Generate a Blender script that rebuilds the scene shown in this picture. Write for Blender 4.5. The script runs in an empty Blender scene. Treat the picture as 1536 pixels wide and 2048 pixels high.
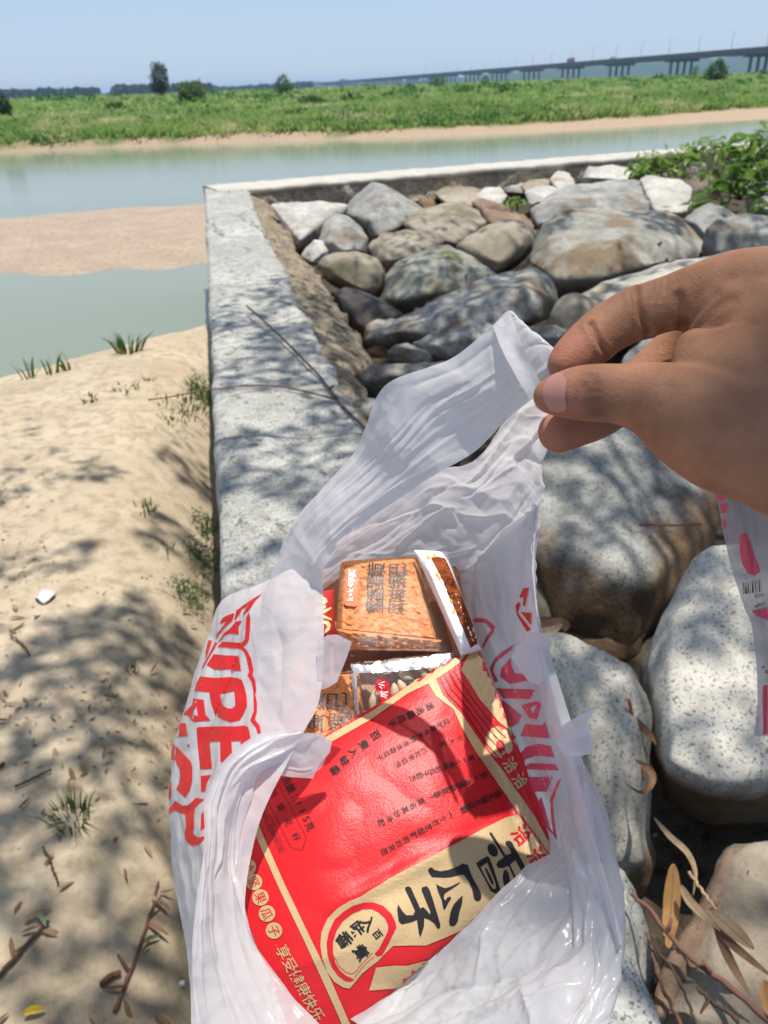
import bpy, bmesh, math, random
import numpy as np
from math import radians, sin, cos, tan, pi, sqrt, exp
from mathutils import Vector, Matrix, noise
from mathutils.bvhtree import BVHTree
from mathutils.geometry import delaunay_2d_cdt

SC = bpy.context.scene
COL = SC.collection
random.seed(7)
RNG = np.random.default_rng(11)

# ------------------------------------------------------------------ camera
FPX = 1540.0                                   # focal length in pixels of the 1536x2048 photograph
PITCH, ROLL = radians(28.95), radians(2.0)
CAM = Vector((0.0, 0.0, 1.6))
_U0 = Vector((0, sin(PITCH), cos(PITCH)))
FW = Vector((0, cos(PITCH), -sin(PITCH)))
RT = Vector((cos(ROLL), 0, 0)) - _U0 * sin(ROLL)
UP = Vector((sin(ROLL), 0, 0)) + _U0 * cos(ROLL)
cam = bpy.data.objects.new('camera', bpy.data.cameras.new('camera'))
COL.objects.link(cam)
cam.matrix_world = Matrix(((RT.x, UP.x, -FW.x, CAM.x), (RT.y, UP.y, -FW.y, CAM.y), (RT.z, UP.z, -FW.z, CAM.z), (0, 0, 0, 1)))
cam.data.sensor_fit = 'HORIZONTAL'
cam.data.sensor_width = 36.0
cam.data.lens = 36.0 * FPX / 1536.0
cam.data.clip_start = 0.02
cam.data.clip_end = 20000
cam.data.dof.use_dof = True
cam.data.dof.focus_distance = 0.36
cam.data.dof.aperture_fstop = cam.data.lens / 1.3     # a pupil of about 1.3 mm
SC.camera = cam

# ------------------------------------------------------------------ sky, sun, exposure
SUN = Vector((0.13, 0.05, 1.0)).normalized()
world = bpy.data.worlds.new('World')
SC.world = world
world.use_nodes = True
wn = world.node_tree
wn.nodes.clear()
wo = wn.nodes.new('ShaderNodeOutputWorld')
wb = wn.nodes.new('ShaderNodeBackground')
sky = wn.nodes.new('ShaderNodeTexSky')
sky.sky_type = 'NISHITA'
sky.sun_disc = False
sky.sun_elevation = math.asin(SUN.z)
sky.sun_rotation = math.atan2(SUN.x, SUN.y)
sky.altitude = 0
sky.air_density = 1.0
sky.dust_density = 0.35
sky.ozone_density = 3.5
wb.inputs['Strength'].default_value = 0.105
hz = wn.nodes.new('ShaderNodeMix')               # hazy summer air evens the sky out
hz.data_type = 'RGBA'
hz.inputs[0].default_value = 0.70
hz.inputs[7].default_value = (3.75, 4.75, 6.45, 1)
wn.links.new(sky.outputs[0], hz.inputs[6])
wn.links.new(hz.outputs[2], wb.inputs[0])
wn.links.new(wb.outputs[0], wo.inputs[0])
sun = bpy.data.objects.new('sun', bpy.data.lights.new('sun', 'SUN'))
COL.objects.link(sun)
sun.data.energy = 4.6
sun.data.angle = radians(0.53)
sun.data.color = (1.0, 0.95, 0.87)
sun.rotation_euler = SUN.to_track_quat('Z', 'Y').to_euler()
SC.view_settings.view_transform = 'Standard'
SC.view_settings.look = 'None'
SC.view_settings.gamma = 1.0
SC.view_settings.use_curve_mapping = False
SC.view_settings.exposure = 0.34
SC.cycles.use_denoising = True
SC.cycles.max_bounces = 10
SC.cycles.transparent_max_bounces = 16
SC.cycles.volume_bounces = 0
SC.cycles.sample_clamp_indirect = 6

# ------------------------------------------------------------------ helpers
def ray(px, py):
    return FW + RT * ((px - 768.0) / FPX) + UP * ((1024.0 - py) / FPX)
def P(px, py, d):
    return CAM + ray(px, py) * d
def G(px, py, z):
    r = ray(px, py)
    return CAM + r * ((z - CAM.z) / r.z)
def dep(px, py, z):
    return (z - CAM.z) / ray(px, py).z
def proj(p):
    v = p - CAM
    d = v.dot(FW)
    return 768 + FPX * v.dot(RT) / d, 1024 - FPX * v.dot(UP) / d, d

def link(name, me, mat=None, parent=None, smooth=True):
    o = bpy.data.objects.new(name, me)
    COL.objects.link(o)
    if mat is not None and len(me.materials) == 0:
        me.materials.append(mat)
    if smooth and len(me.polygons):
        me.polygons.foreach_set('use_smooth', np.ones(len(me.polygons), dtype=bool))
    if parent is not None:
        o.parent = parent
        o.matrix_parent_inverse = Matrix.Translation(-parent.location) if parent.parent is None else Matrix.Identity(4)
    return o
def tag(o, label=None, cat=None, group=None, kind=None):
    if label: o['label'] = label
    if cat: o['category'] = cat
    if group: o['group'] = group
    if kind: o['kind'] = kind
    return o
def empty(name, loc, label=None, cat=None, group=None):
    o = bpy.data.objects.new(name, None)
    COL.objects.link(o)
    o.location = loc
    o.empty_display_size = 0.05
    return tag(o, label, cat, group)
def mesh_np(verts, faces):
    me = bpy.data.meshes.new('m')
    verts = np.asarray(verts, dtype=np.float32)
    if isinstance(faces, np.ndarray):
        n, k = faces.shape
        me.vertices.add(len(verts)); me.vertices.foreach_set('co', verts.ravel())
        me.loops.add(n * k); me.loops.foreach_set('vertex_index', faces.astype(np.int32).ravel())
        me.polygons.add(n)
        me.polygons.foreach_set('loop_start', np.arange(0, n * k, k, dtype=np.int32))
        me.polygons.foreach_set('loop_total', np.full(n, k, dtype=np.int32))
        me.update(calc_edges=True)
        me.validate()
    else:
        me.from_pydata([tuple(v) for v in verts], [], faces)
        me.update()
    return me
def bm_mesh(bm):
    me = bpy.data.meshes.new('m')
    bm.to_mesh(me); bm.free()
    return me

def catmull(pts, n):
    """open Catmull-Rom through pts (array k x m) sampled n times"""
    pts = np.asarray(pts, dtype=float)
    k = len(pts)
    if k == 2:
        t = np.linspace(0, 1, n)[:, None]
        return pts[0] * (1 - t) + pts[1] * t
    ext = np.vstack([2 * pts[0] - pts[1], pts, 2 * pts[-1] - pts[-2]])
    t = np.linspace(0, k - 1 - 1e-9, n)
    i = t.astype(int); f = (t - i)[:, None]
    p0, p1, p2, p3 = ext[i], ext[i + 1], ext[i + 2], ext[i + 3]
    return 0.5 * ((2 * p1) + (-p0 + p2) * f + (2 * p0 - 5 * p1 + 4 * p2 - p3) * f ** 2 + (-p0 + 3 * p1 - 3 * p2 + p3) * f ** 3)
def smooth_poly(pts, n=6):
    """closed Catmull-Rom"""
    pts = np.asarray(pts, dtype=float)
    k = len(pts); out = []
    for i in range(k):
        p0, p1, p2, p3 = pts[i - 1], pts[i], pts[(i + 1) % k], pts[(i + 2) % k]
        for f in np.linspace(0, 1, n, endpoint=False):
            out.append(0.5 * ((2 * p1) + (-p0 + p2) * f + (2 * p0 - 5 * p1 + 4 * p2 - p3) * f ** 2 + (-p0 + 3 * p1 - 3 * p2 + p3) * f ** 3))
    return [tuple(p) for p in out]

def tube_arrays(path, radii, sides=6):
    """numpy tube along path"""
    path = [Vector(p) for p in path]
    n = len(path)
    V = []; Fc = []
    up = Vector((0.13, 0.21, 0.97))
    for i, p in enumerate(path):
        t = (path[min(i + 1, n - 1)] - path[max(i - 1, 0)]).normalized()
        a = t.cross(up)
        if a.length < 1e-4: a = t.cross(Vector((1, 0, 0)))
        a.normalize(); b = t.cross(a)
        r = radii[i] if hasattr(radii, '__len__') else radii
        for s in range(sides):
            q = 2 * pi * s / sides
            V.append(p + (a * cos(q) + b * sin(q)) * r)
    for i in range(n - 1):
        for s in range(sides):
            Fc.append((i * sides + s, i * sides + (s + 1) % sides, (i + 1) * sides + (s + 1) % sides, (i + 1) * sides + s))
    Fc.append(tuple(range(sides - 1, -1, -1))); Fc.append(tuple(range((n - 1) * sides, n * sides)))
    return V, Fc
ORD = ['nearest', 'second nearest', 'third nearest', 'fourth nearest', 'fifth nearest', 'sixth nearest', 'seventh nearest', 'eighth nearest', 'ninth nearest', 'tenth nearest', 'eleventh nearest', 'twelfth nearest', 'thirteenth nearest', 'fourteenth nearest', 'fifteenth nearest', 'sixteenth nearest', 'seventeenth nearest', 'eighteenth nearest', 'nineteenth nearest', 'twentieth nearest']
def label_by_landmark(objs, marks, fmt):
    """objs: (object, (px, py), look); marks: name -> (px, py). Every label names the closest landmark and the rank beside it"""
    by = {}
    for o, p, look in objs:
        m = min(marks, key=lambda k: (marks[k][0] - p[0]) ** 2 + (marks[k][1] - p[1]) ** 2)
        by.setdefault((m, look), []).append(((marks[m][0] - p[0]) ** 2 + (marks[m][1] - p[1]) ** 2, o))
    for (m, look), L in by.items():
        L.sort(key=lambda q: q[0])
        for k, (_, o) in enumerate(L):
            o['label'] = fmt.format(look=look, rank=ORD[min(k, 19)], mark=m)
class MB:
    def __init__(s): s.v = []; s.f = []
    def add(s, v, f):
        o = len(s.v); s.v += [tuple(x) for x in v]; s.f += [tuple(i + o for i in q) for q in f]; return s
    def tube(s, path, radii, sides=6): return s.add(*tube_arrays(path, radii, sides))
    def box(s, c, sx, sy, sz, rz=0.0):
        R = Matrix.Rotation(rz, 3, 'Z'); c = Vector(c)
        v = [c + R @ Vector((x * sx / 2, y * sy / 2, z * sz / 2)) for x in (-1, 1) for y in (-1, 1) for z in (-1, 1)]
        return s.add(v, [(0, 1, 3, 2), (4, 6, 7, 5), (0, 4, 5, 1), (2, 3, 7, 6), (0, 2, 6, 4), (1, 5, 7, 3)])
    def prism(s, quad_a, quad_b):
        n = len(quad_a)
        return s.add(list(quad_a) + list(quad_b), [tuple(range(n - 1, -1, -1)), tuple(range(n, 2 * n))] + [(i, (i + 1) % n, n + (i + 1) % n, n + i) for i in range(n)])
    def mesh(s): return mesh_np(s.v, s.f)
    def build(s, name, mat, parent=None, smooth=False):
        return link(name, s.mesh(), mat, parent, smooth)

# ------------------------------------------------------------------ materials
class NT:
    def __init__(s, name):
        s.m = bpy.data.materials.new(name); s.m.use_nodes = True
        s.t = s.m.node_tree; s.t.nodes.clear()
        s.out = s.t.nodes.new('ShaderNodeOutputMaterial')
    def n(s, typ, **kw):
        nd = s.t.nodes.new(typ)
        for k, v in kw.items():
            if k.startswith('i_'):
                key = k[2:].replace('_', ' ')
                nd.inputs[key].default_value = v
            else: setattr(nd, k, v)
        return nd
    def l(s, a, b): s.t.links.new(a, b)
    def coord(s, scale=(1, 1, 1), kind='Object', rot=(0, 0, 0)):
        tc = s.n('ShaderNodeTexCoord'); mp = s.n('ShaderNodeMapping')
        mp.inputs['Scale'].default_value = scale; mp.inputs['Rotation'].default_value = rot
        s.l(tc.outputs[kind], mp.inputs[0]); return mp.outputs[0]
    def noise(s, vec, scale, detail=4, rough=0.6, dist=0.0):
        nd = s.n('ShaderNodeTexNoise'); nd.inputs['Scale'].default_value = scale
        nd.inputs['Detail'].default_value = detail; nd.inputs['Roughness'].default_value = rough
        nd.inputs['Distortion'].default_value = dist
        s.l(vec, nd.inputs['Vector']); return nd.outputs['Fac']
    def ramp(s, fac, stops, interp='LINEAR'):
        r = s.n('ShaderNodeValToRGB'); r.color_ramp.interpolation = interp
        e = r.color_ramp.elements
        while len(e) < len(stops): e.new(0.5)
        for q, (p, c) in zip(e, stops):
            q.position = p; q.color = c if len(c) == 4 else (*c, 1)
        s.l(fac, r.inputs[0]); return r.outputs[0]
    def mix(s, fac, a, b, mode='MIX'):
        m = s.n('ShaderNodeMix', data_type='RGBA', blend_type=mode)
        if isinstance(fac, (int, float)): m.inputs[0].default_value = fac
        else: s.l(fac, m.inputs[0])
        for v, i in ((a, 6), (b, 7)):
            if isinstance(v, (tuple, list)): m.inputs[i].default_value = v if len(v) == 4 else (*v, 1)
            else: s.l(v, m.inputs[i])
        return m.outputs[2]
    def math(s, op, a, b=None):
        m = s.n('ShaderNodeMath', operation=op)
        for v, i in ((a, 0), (b, 1)):
            if v is None: continue
            if isinstance(v, (int, float)): m.inputs[i].default_value = v
            else: s.l(v, m.inputs[i])
        return m.outputs[0]
    def bump(s, h, strength=0.3, dist=0.01, normal=None):
        b = s.n('ShaderNodeBump'); b.inputs['Strength'].default_value = strength; b.inputs['Distance'].default_value = dist
        s.l(h, b.inputs['Height'])
        if normal is not None: s.l(normal, b.inputs['Normal'])
        return b.outputs[0]
    def pbsdf(s, col, rough=0.8, spec=0.3, normal=None, **kw):
        p = s.n('ShaderNodeBsdfPrincipled')
        if isinstance(col, (tuple, list)): p.inputs['Base Color'].default_value = col if len(col) == 4 else (*col, 1)
        else: s.l(col, p.inputs['Base Color'])
        if isinstance(rough, (int, float)): p.inputs['Roughness'].default_value = rough
        else: s.l(rough, p.inputs['Roughness'])
        p.inputs['Specular IOR Level'].default_value = spec
        if normal is not None: s.l(normal, p.inputs['Normal'])
        for k, v in kw.items():
            p.inputs[k.replace('_', ' ')].default_value = v
        return p.outputs[0]
    def done(s, sh):
        s.l(sh, s.out.inputs['Surface']); return s.m
def plain(name, col, rough=0.7, spec=0.3, var=0.15, scale=20.0, bump=0.0):
    t = NT(name); v = t.coord()
    f = t.noise(v, scale, 3)
    c = t.mix(f, tuple(x * (1 - var) for x in col), tuple(min(1, x * (1 + var)) for x in col))
    nrm = t.bump(t.noise(v, scale * 4, 4), bump, 0.005) if bump else None
    return t.done(t.pbsdf(c, rough, spec, nrm))
# ================================================================== SETTING
Z_SAND, Z_WALL, Z_WATER = 0.0, 0.60, -0.62

# ---- water
def mat_water():
    t = NT('river water'); v = t.coord((1, 1, 1))
    b1 = t.noise(t.coord((0.7, 2.2, 1)), 2.2, 3, 0.55)
    big = t.noise(t.coord((0.05, 0.16, 1)), 1.0, 2)
    col = t.mix(t.ramp(big, [(0.35, (0, 0, 0)), (0.65, (1, 1, 1))]), (0.180, 0.205, 0.145), (0.210, 0.228, 0.172))
    return t.done(t.pbsdf(col, 0.12, 0.34, t.bump(b1, 0.05, 0.03), IOR=1.33))
def grid_sheet(x0, x1, y0, y1, nx, ny, zf):
    xs = np.linspace(x0, x1, nx); ys = np.linspace(y0, y1, ny)
    X, Y = np.meshgrid(xs, ys); Zv = zf(X, Y)
    V = np.stack([X.ravel(), Y.ravel(), Zv.ravel()], 1)
    i = np.arange((nx - 1) * (ny - 1)); r = i // (nx - 1); c = i % (nx - 1)
    a = r * nx + c
    return V, np.stack([a, a + 1, a + nx + 1, a + nx], 1)
V, Fq = grid_sheet(-400, 400, 2.5, 60, 2, 2, lambda X, Y: X * 0 + Z_WATER)
tag(link('river_water', mesh_np(V, Fq), mat_water()), 'greenish grey river water', kind='structure')

# vectorised value noise for terrain
_perm = RNG.random((256, 256))
def vnoise(x, y):
    xi = np.floor(x).astype(int); yi = np.floor(y).astype(int)
    fx = x - xi; fy = y - yi
    fx = fx * fx * (3 - 2 * fx); fy = fy * fy * (3 - 2 * fy)
    g = lambda a, b: _perm[a % 256, b % 256]
    return (g(xi, yi) * (1 - fx) + g(xi + 1, yi) * fx) * (1 - fy) + (g(xi, yi + 1) * (1 - fx) + g(xi + 1, yi + 1) * fx) * fy
def fbm(x, y, o=4):
    s = 0; a = 0.5
    for k in range(o):
        s = s + a * (vnoise(x * 2 ** k + 17 * k, y * 2 ** k + 5 * k) - 0.5); a *= 0.5
    return s

# ---- near sand bank: shoreline from the photograph's two shore points
A_sh, B_sh = G(0, 770, Z_WATER), G(418, 660, Z_WATER)
sh_dir = (B_sh - A_sh).normalized()
sh_n = Vector((-sh_dir.y, sh_dir.x, 0))            # towards the water
def mat_sand(name='dry sand', lo=(0.40, 0.32, 0.22), hi=(0.56, 0.47, 0.345)):
    t = NT(name); v = t.coord()
    big = t.noise(v, 1.6, 5, 0.6)
    fine = t.noise(v, 220, 3, 0.7)
    mid = t.noise(v, 14, 5, 0.65, 0.4)
    c = t.mix(t.ramp(big, [(0.30, (0, 0, 0)), (0.70, (1, 1, 1))]), lo, hi)
    c = t.mix(t.ramp(mid, [(0.35, (1, 1, 1)), (0.55, (0, 0, 0))]), c, tuple(x * 0.80 for x in lo))
    c = t.mix(t.math('MULTIPLY', fine, 0.35), c, tuple(x * 0.6 for x in lo))
    h = t.math('ADD', t.math('MULTIPLY', mid, 0.8), t.math('MULTIPLY', fine, 0.12))
    return t.done(t.pbsdf(c, 0.95, 0.15, t.bump(h, 0.5, 0.03)))
M_SAND = mat_sand()
M_BAR = mat_sand('damp sand', (0.33, 0.255, 0.185), (0.44, 0.35, 0.265))
_WA = G(441, 1170, Z_WALL); _WD = (G(409, 372, Z_WALL) - _WA).normalized(); _WN = Vector((_WD.y, -_WD.x, 0))
def sand_z(X, Y):
    d = (X - A_sh.x) * sh_n.x + (Y - A_sh.y) * sh_n.y          # <0 on land
    w = np.clip(-d / 2.6, -0.4, 1)
    base = Z_WATER + (Z_SAND - Z_WATER) * np.where(w > 0, 1 - (1 - w) ** 1.8, w * 0.8)
    amp = np.clip(-d / 1.0, 0.08, 1)
    bumps = fbm(X * 1.1, Y * 1.1) * 0.08 + fbm(X * 4 + 9, Y * 4, 3) * 0.028 + np.abs(fbm(X * 9, Y * 9 + 3, 2)) * 0.014
    # dip added in the sand along the wall foot to widen the wall's shadow
    dw = -((X - _WA.x) * _WN.x + (Y - _WA.y) * _WN.y)
    dip = 0.44 * np.exp(-(np.clip(dw, 0, None) / 0.26) ** 1.6) * np.clip((6.5 - Y) / 2.5, 0, 1)
    return base + bumps * amp - dip
V, Fq = grid_sheet(-9, 0.75, -3.0, 13, 330, 520, sand_z)
tag(link('sand_bank', mesh_np(V, Fq), M_SAND), 'pale dry sand bank left of the wall', kind='structure')
def sand_at(x, y): return float(sand_z(np.array([x]), np.array([y]))[0])
def sand_px(px, py):
    z = 0.0
    for _ in range(12):
        q = G(px, py, z); z += (sand_at(q.x, q.y) - z) * .6
    q.z = sand_at(q.x, q.y)
    return q

# ---- sandbar in the river
def bar_mesh():
    top = [(-900, 470), (-300, 452), (0, 436), (150, 424), (300, 411), (420, 404), (700, 392)]
    bot = [(-900, 560), (-300, 556), (0, 554), (150, 551), (300, 540), (420, 533), (700, 520)]
    T = catmull(np.array([G(x, y, Z_WATER)[:] for x, y in top]), 70)
    B = catmull(np.array([G(x, y, Z_WATER)[:] for x, y in bot]), 70)
    T[:, 1] += fbm(T[:, 0] * 0.9, T[:, 0] * 0 + 3) * 1.2
    B[:, 1] += fbm(B[:, 0] * 1.3, B[:, 0] * 0 + 8) * 0.7
    n = 26; V = []
    for i, s in enumerate(np.linspace(0, 1, n)):
        L = B * (1 - s) + T * s
        L[:, 2] += 0.11 * np.sin(pi * s) ** 0.6 - 0.02 + fbm(L[:, 0] * 0.8, L[:, 1] * 0.8) * 0.05 * np.sin(pi * s)
        V.append(L)
    V = np.concatenate(V); m = 70
    i = np.arange((m - 1) * (n - 1)); r = i // (m - 1); c = i % (m - 1); a = r * m + c
    return mesh_np(V, np.stack([a, a + 1, a + m + 1, a + m], 1))
tag(link('sandbar', bar_mesh(), M_BAR), 'flat brown sandbar in the river', kind='structure')

# ---- far bank and flood plain
fb_pts = [(-1200, 352), (-500, 327), (0, 305), (250, 294), (500, 284), (745, 277), (1000, 267), (1250, 254), (1536, 238), (2000, 212), (2600, 190)]
FB = np.array([G(x, y, Z_WATER)[:2] for x, y in fb_pts])
_o = np.argsort(FB[:, 0]); FB = FB[_o]
def bank_y(x): return np.interp(x, FB[:, 0], FB[:, 1])
def sand_w(x): return np.interp(x, [-60, -18, 0, 14, 22, 60], [0.6, 0.6, 0.9, 2.7, 5.2, 8.5])
def plain_z(x, y):
    d = y - bank_y(x); w = sand_w(x)
    z = np.where(d < w, Z_WATER + 0.35 * np.clip(d, -3, None) / w, 0)
    e = d - w
    zz = -0.27 + 0.55 * (1 - np.exp(-np.clip(e, 0, None) / 3.0)) + 0.75 * (1 - np.exp(-np.clip(e, 0, None) / 60.0))
    z = np.where(d < w, z, zz)
    return z + fbm(x * 0.12, y * 0.12) * np.clip(e / 30, 0, 1) * 0.7 + fbm(x * 0.7, y * 0.7, 3) * np.clip(d / 3, 0, 1) * 0.15
def far_mesh(wide):
    us = np.linspace(-1.25, 1.25, 150)
    ds = np.concatenate([np.linspace(-2.5, 16, 46), np.geomspace(17, 6000, 70)])
    V = []
    for d in ds:
        x = us * (60 + max(d, 0) * 0.95)
        y = bank_y(np.clip(x, FB[0, 0], FB[-1, 0])) + d
        V.append(np.stack([x, y, plain_z(np.clip(x, FB[0, 0], FB[-1, 0]), y) if d < 700 else np.full_like(x, 1.05)], 1))
    V = np.concatenate(V); m = len(us); n = len(ds)
    i = np.arange((m - 1) * (n - 1)); r = i // (m - 1); c = i % (m - 1); a = r * m + c
    return mesh_np(V, np.stack([a, a + 1, a + m + 1, a + m], 1))
def mat_plain():
    t = NT('flood plain'); v = t.coord()
    a = t.noise(v, 0.25, 5, 0.65); b = t.noise(v, 2.5, 4, 0.7)
    g = t.ramp(a, [(0.30, (0.060, 0.115, 0.022)), (0.48, (0.085, 0.160, 0.028)), (0.60, (0.150, 0.200, 0.045)), (0.74, (0.26, 0.22, 0.10))])
    g = t.mix(t.ramp(b, [(0.35, (1, 1, 1)), (0.6, (0, 0, 0))]), g, (0.045, 0.085, 0.020))
    sep = t.n('ShaderNodeAttribute'); sep.attribute_name = 'bare'
    s = t.mix(b, (0.30, 0.215, 0.145), (0.41, 0.31, 0.215))
    return t.done(t.pbsdf(t.mix(sep.outputs['Fac'], g, s), 0.95, 0.1, t.bump(b, 0.5, 0.2)))
me = far_mesh(1)
co = np.zeros(len(me.vertices) * 3); me.vertices.foreach_get('co', co); co = co.reshape(-1, 3)
dd = co[:, 1] - bank_y(np.clip(co[:, 0], FB[0, 0], FB[-1, 0])) - sand_w(co[:, 0])
at = me.attributes.new('bare', 'FLOAT', 'POINT'); at.data.foreach_set('value', np.clip(0.5 - (dd + fbm(co[:, 0], co[:, 1]) * 3) / 0.8, 0, 1).astype(np.float32))
tag(link('far_bank', me, mat_plain()), 'low green flood plain across the river with a sandy edge', kind='structure')

# ---- vegetation: blades collected with numpy, one mesh
def blades(centers, hs, ws, per, spread, lean=0.45):
    """centers Nx3; returns verts, faces of bent blades (two triangles and a tip)"""
    n = len(centers)
    c = np.repeat(centers, per, 0); h = np.repeat(hs, per) * RNG.uniform(0.55, 1.1, n * per); w = np.repeat(ws, per) * RNG.uniform(.7, 1.3, n * per)
    a = RNG.uniform(0, 2 * pi, n * per); rr = np.repeat(spread, per) * np.sqrt(RNG.random(n * per))
    off = np.stack([np.cos(a) * rr, np.sin(a) * rr, 0 * a], 1)
    b = c + off
    q = RNG.uniform(0, 2 * pi, n * per)
    side = np.stack([np.cos(q), np.sin(q), 0 * q], 1)
    ln = np.stack([np.cos(a), np.sin(a), 0 * a], 1) * (lean * h * RNG.uniform(0.2, 1, n * per))[:, None]
    up = np.stack([0 * h, 0 * h, h], 1)
    v = np.stack([b - side * w[:, None] / 2, b + side * w[:, None] / 2, b + up * .55 + ln * .4 + side * w[:, None] * .42, b + up * .55 + ln * .4 - side * w[:, None] * .42, b + up * .9 + ln], 1).reshape(-1, 3)
    k = np.arange(n * per) * 5
    f = np.concatenate([np.stack([k, k + 1, k + 2], 1), np.stack([k, k + 2, k + 3], 1), np.stack([k + 3, k + 2, k + 4], 1)])
    return v, f
def mat_leaf(name, dark, light, dry=None, scale=0.4, trans=0.35, rough=0.55):
    t = NT(name); v = t.coord()
    a = t.noise(v, scale, 4, 0.65); b = t.noise(v, scale * 9, 2)
    c = t.mix(t.ramp(a, [(0.34, (0, 0, 0)), (0.62, (1, 1, 1))]), dark, light)
    c = t.mix(t.ramp(b, [(0.4, (0, 0, 0)), (0.7, (1, 1, 1))]), c, tuple(x * 0.6 for x in dark))
    if dry: c = t.mix(t.ramp(t.noise(t.coord(rot=(0, 0, .4)), scale * 0.8, 4, 0.7), [(0.53, (0, 0, 0)), (0.62, (1, 1, 1))]), c, dry)
    p = t.pbsdf(c, rough, 0.3)
    tr = t.n('ShaderNodeBsdfTranslucent'); t.l(t.mix(0.5, c, tuple(min(1, x * 1.6) for x in light)), tr.inputs[0])
    m = t.n('ShaderNodeMixShader'); m.inputs[0].default_value = trans
    t.l(p, m.inputs[1]); t.l(tr.outputs[0], m.inputs[2])
    return t.done(m.outputs[0])
M_FIELD = mat_leaf('field grass', (0.125, 0.260, 0.055), (0.31, 0.42, 0.12), (0.54, 0.47, 0.27), 0.22, .45)
def field():
    V = []; Fs = []; off = 0
    def put(n, d0, d1, xw, h, w, per, spread, keep=0.0):
        nonlocal off
        d = d0 * (d1 / d0) ** RNG.random(n) if d0 > 0.5 else RNG.uniform(d0, d1, n)
        x = RNG.uniform(-1, 1, n) * (xw + d * 0.62) + d * 0.02
        e = d
        y = bank_y(np.clip(x, FB[0, 0], FB[-1, 0])) + sand_w(x) + e
        dens = fbm(x * 0.10 + 31, y * 0.10)
        ok = (dens + RNG.uniform(-.25, .25, n)) > keep - 0.12
        x, y = x[ok], y[ok]
        z = plain_z(np.clip(x, FB[0, 0], FB[-1, 0]), y) - 0.02
        hh = h * (0.65 + 1.5 * np.clip(fbm(x * 0.16, y * 0.16) + 0.22, 0, 1)) * RNG.uniform(.7, 1.25, len(x))
        v, f = blades(np.stack([x, y, z], 1), hh, np.full(len(x), w), per, np.full(len(x), spread), 1.0)
        V.append(v); Fs.append(f + off); off += len(v)
    put(5600, 0.0, 7, 26, 0.42, 0.085, 12, 0.40)
    put(4800, 6, 32, 24, 0.42, 0.13, 12, 0.62)
    put(4200, 28, 140, 26, 0.48, 0.26, 11, 1.2)
    put(2600, 120, 700, 30, 0.8, 0.8, 10, 3.2)
    return mesh_np(np.concatenate(V), np.concatenate(Fs))
tag(link('bank_grass', field(), M_FIELD, smooth=False), 'tall wild grass covering the far bank', 'grass', kind='stuff')

# ---- crowns: leaf clumps through a volume
def crown(blobs, n, leaf, seed, aspect=0.5, droop=0.0):
    r = np.random.default_rng(seed)
    V = []
    tot = sum(b[3] * b[4] * b[5] for b in blobs)
    for (cx, cy, cz, rx, ry, rz) in blobs:
        k = max(8, int(n * rx * ry * rz / tot))
        d = r.normal(size=(k, 3)); d /= np.linalg.norm(d, axis=1)[:, None]
        rad = r.uniform(0.45, 1.06, k) ** 0.6
        rad *= 1 + 0.22 * np.sin(d[:, 0] * 7 + seed) * np.cos(d[:, 2] * 6 + d[:, 1] * 5)
        c = d * rad[:, None] * np.array([rx, ry, rz]) + np.array([cx, cy, cz])
        a = r.normal(size=(k, 3)) + np.array([0, 0, -droop]); a /= np.linalg.norm(a, axis=1)[:, None]
        b = np.cross(a, r.normal(size=(k, 3))); b /= np.linalg.norm(b, axis=1)[:, None]
        s = leaf * r.uniform(.6, 1.4, k)[:, None]
        V.append(np.stack([c - a * s, c + b * s * aspect, c + a * s, c - b * s * aspect], 1).reshape(-1, 3))
    V = np.concatenate(V); k = np.arange(len(V) // 4) * 4
    return mesh_np(V, np.stack([k, k + 1, k + 2, k + 3], 1))
M_TREE = mat_leaf('dark tree leaves', (0.020, 0.050, 0.016), (0.045, 0.090, 0.025), scale=0.5)
M_WILLOW = mat_leaf('willow bush leaves', (0.085, 0.165, 0.050), (0.18, 0.27, 0.085), scale=0.8)
M_BUSH = mat_leaf('bush leaves', (0.040, 0.105, 0.018), (0.090, 0.190, 0.030), scale=0.7)
M_BARK = plain('bark', (0.12, 0.085, 0.06), 0.9, 0.1, 0.3, 8)
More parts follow.
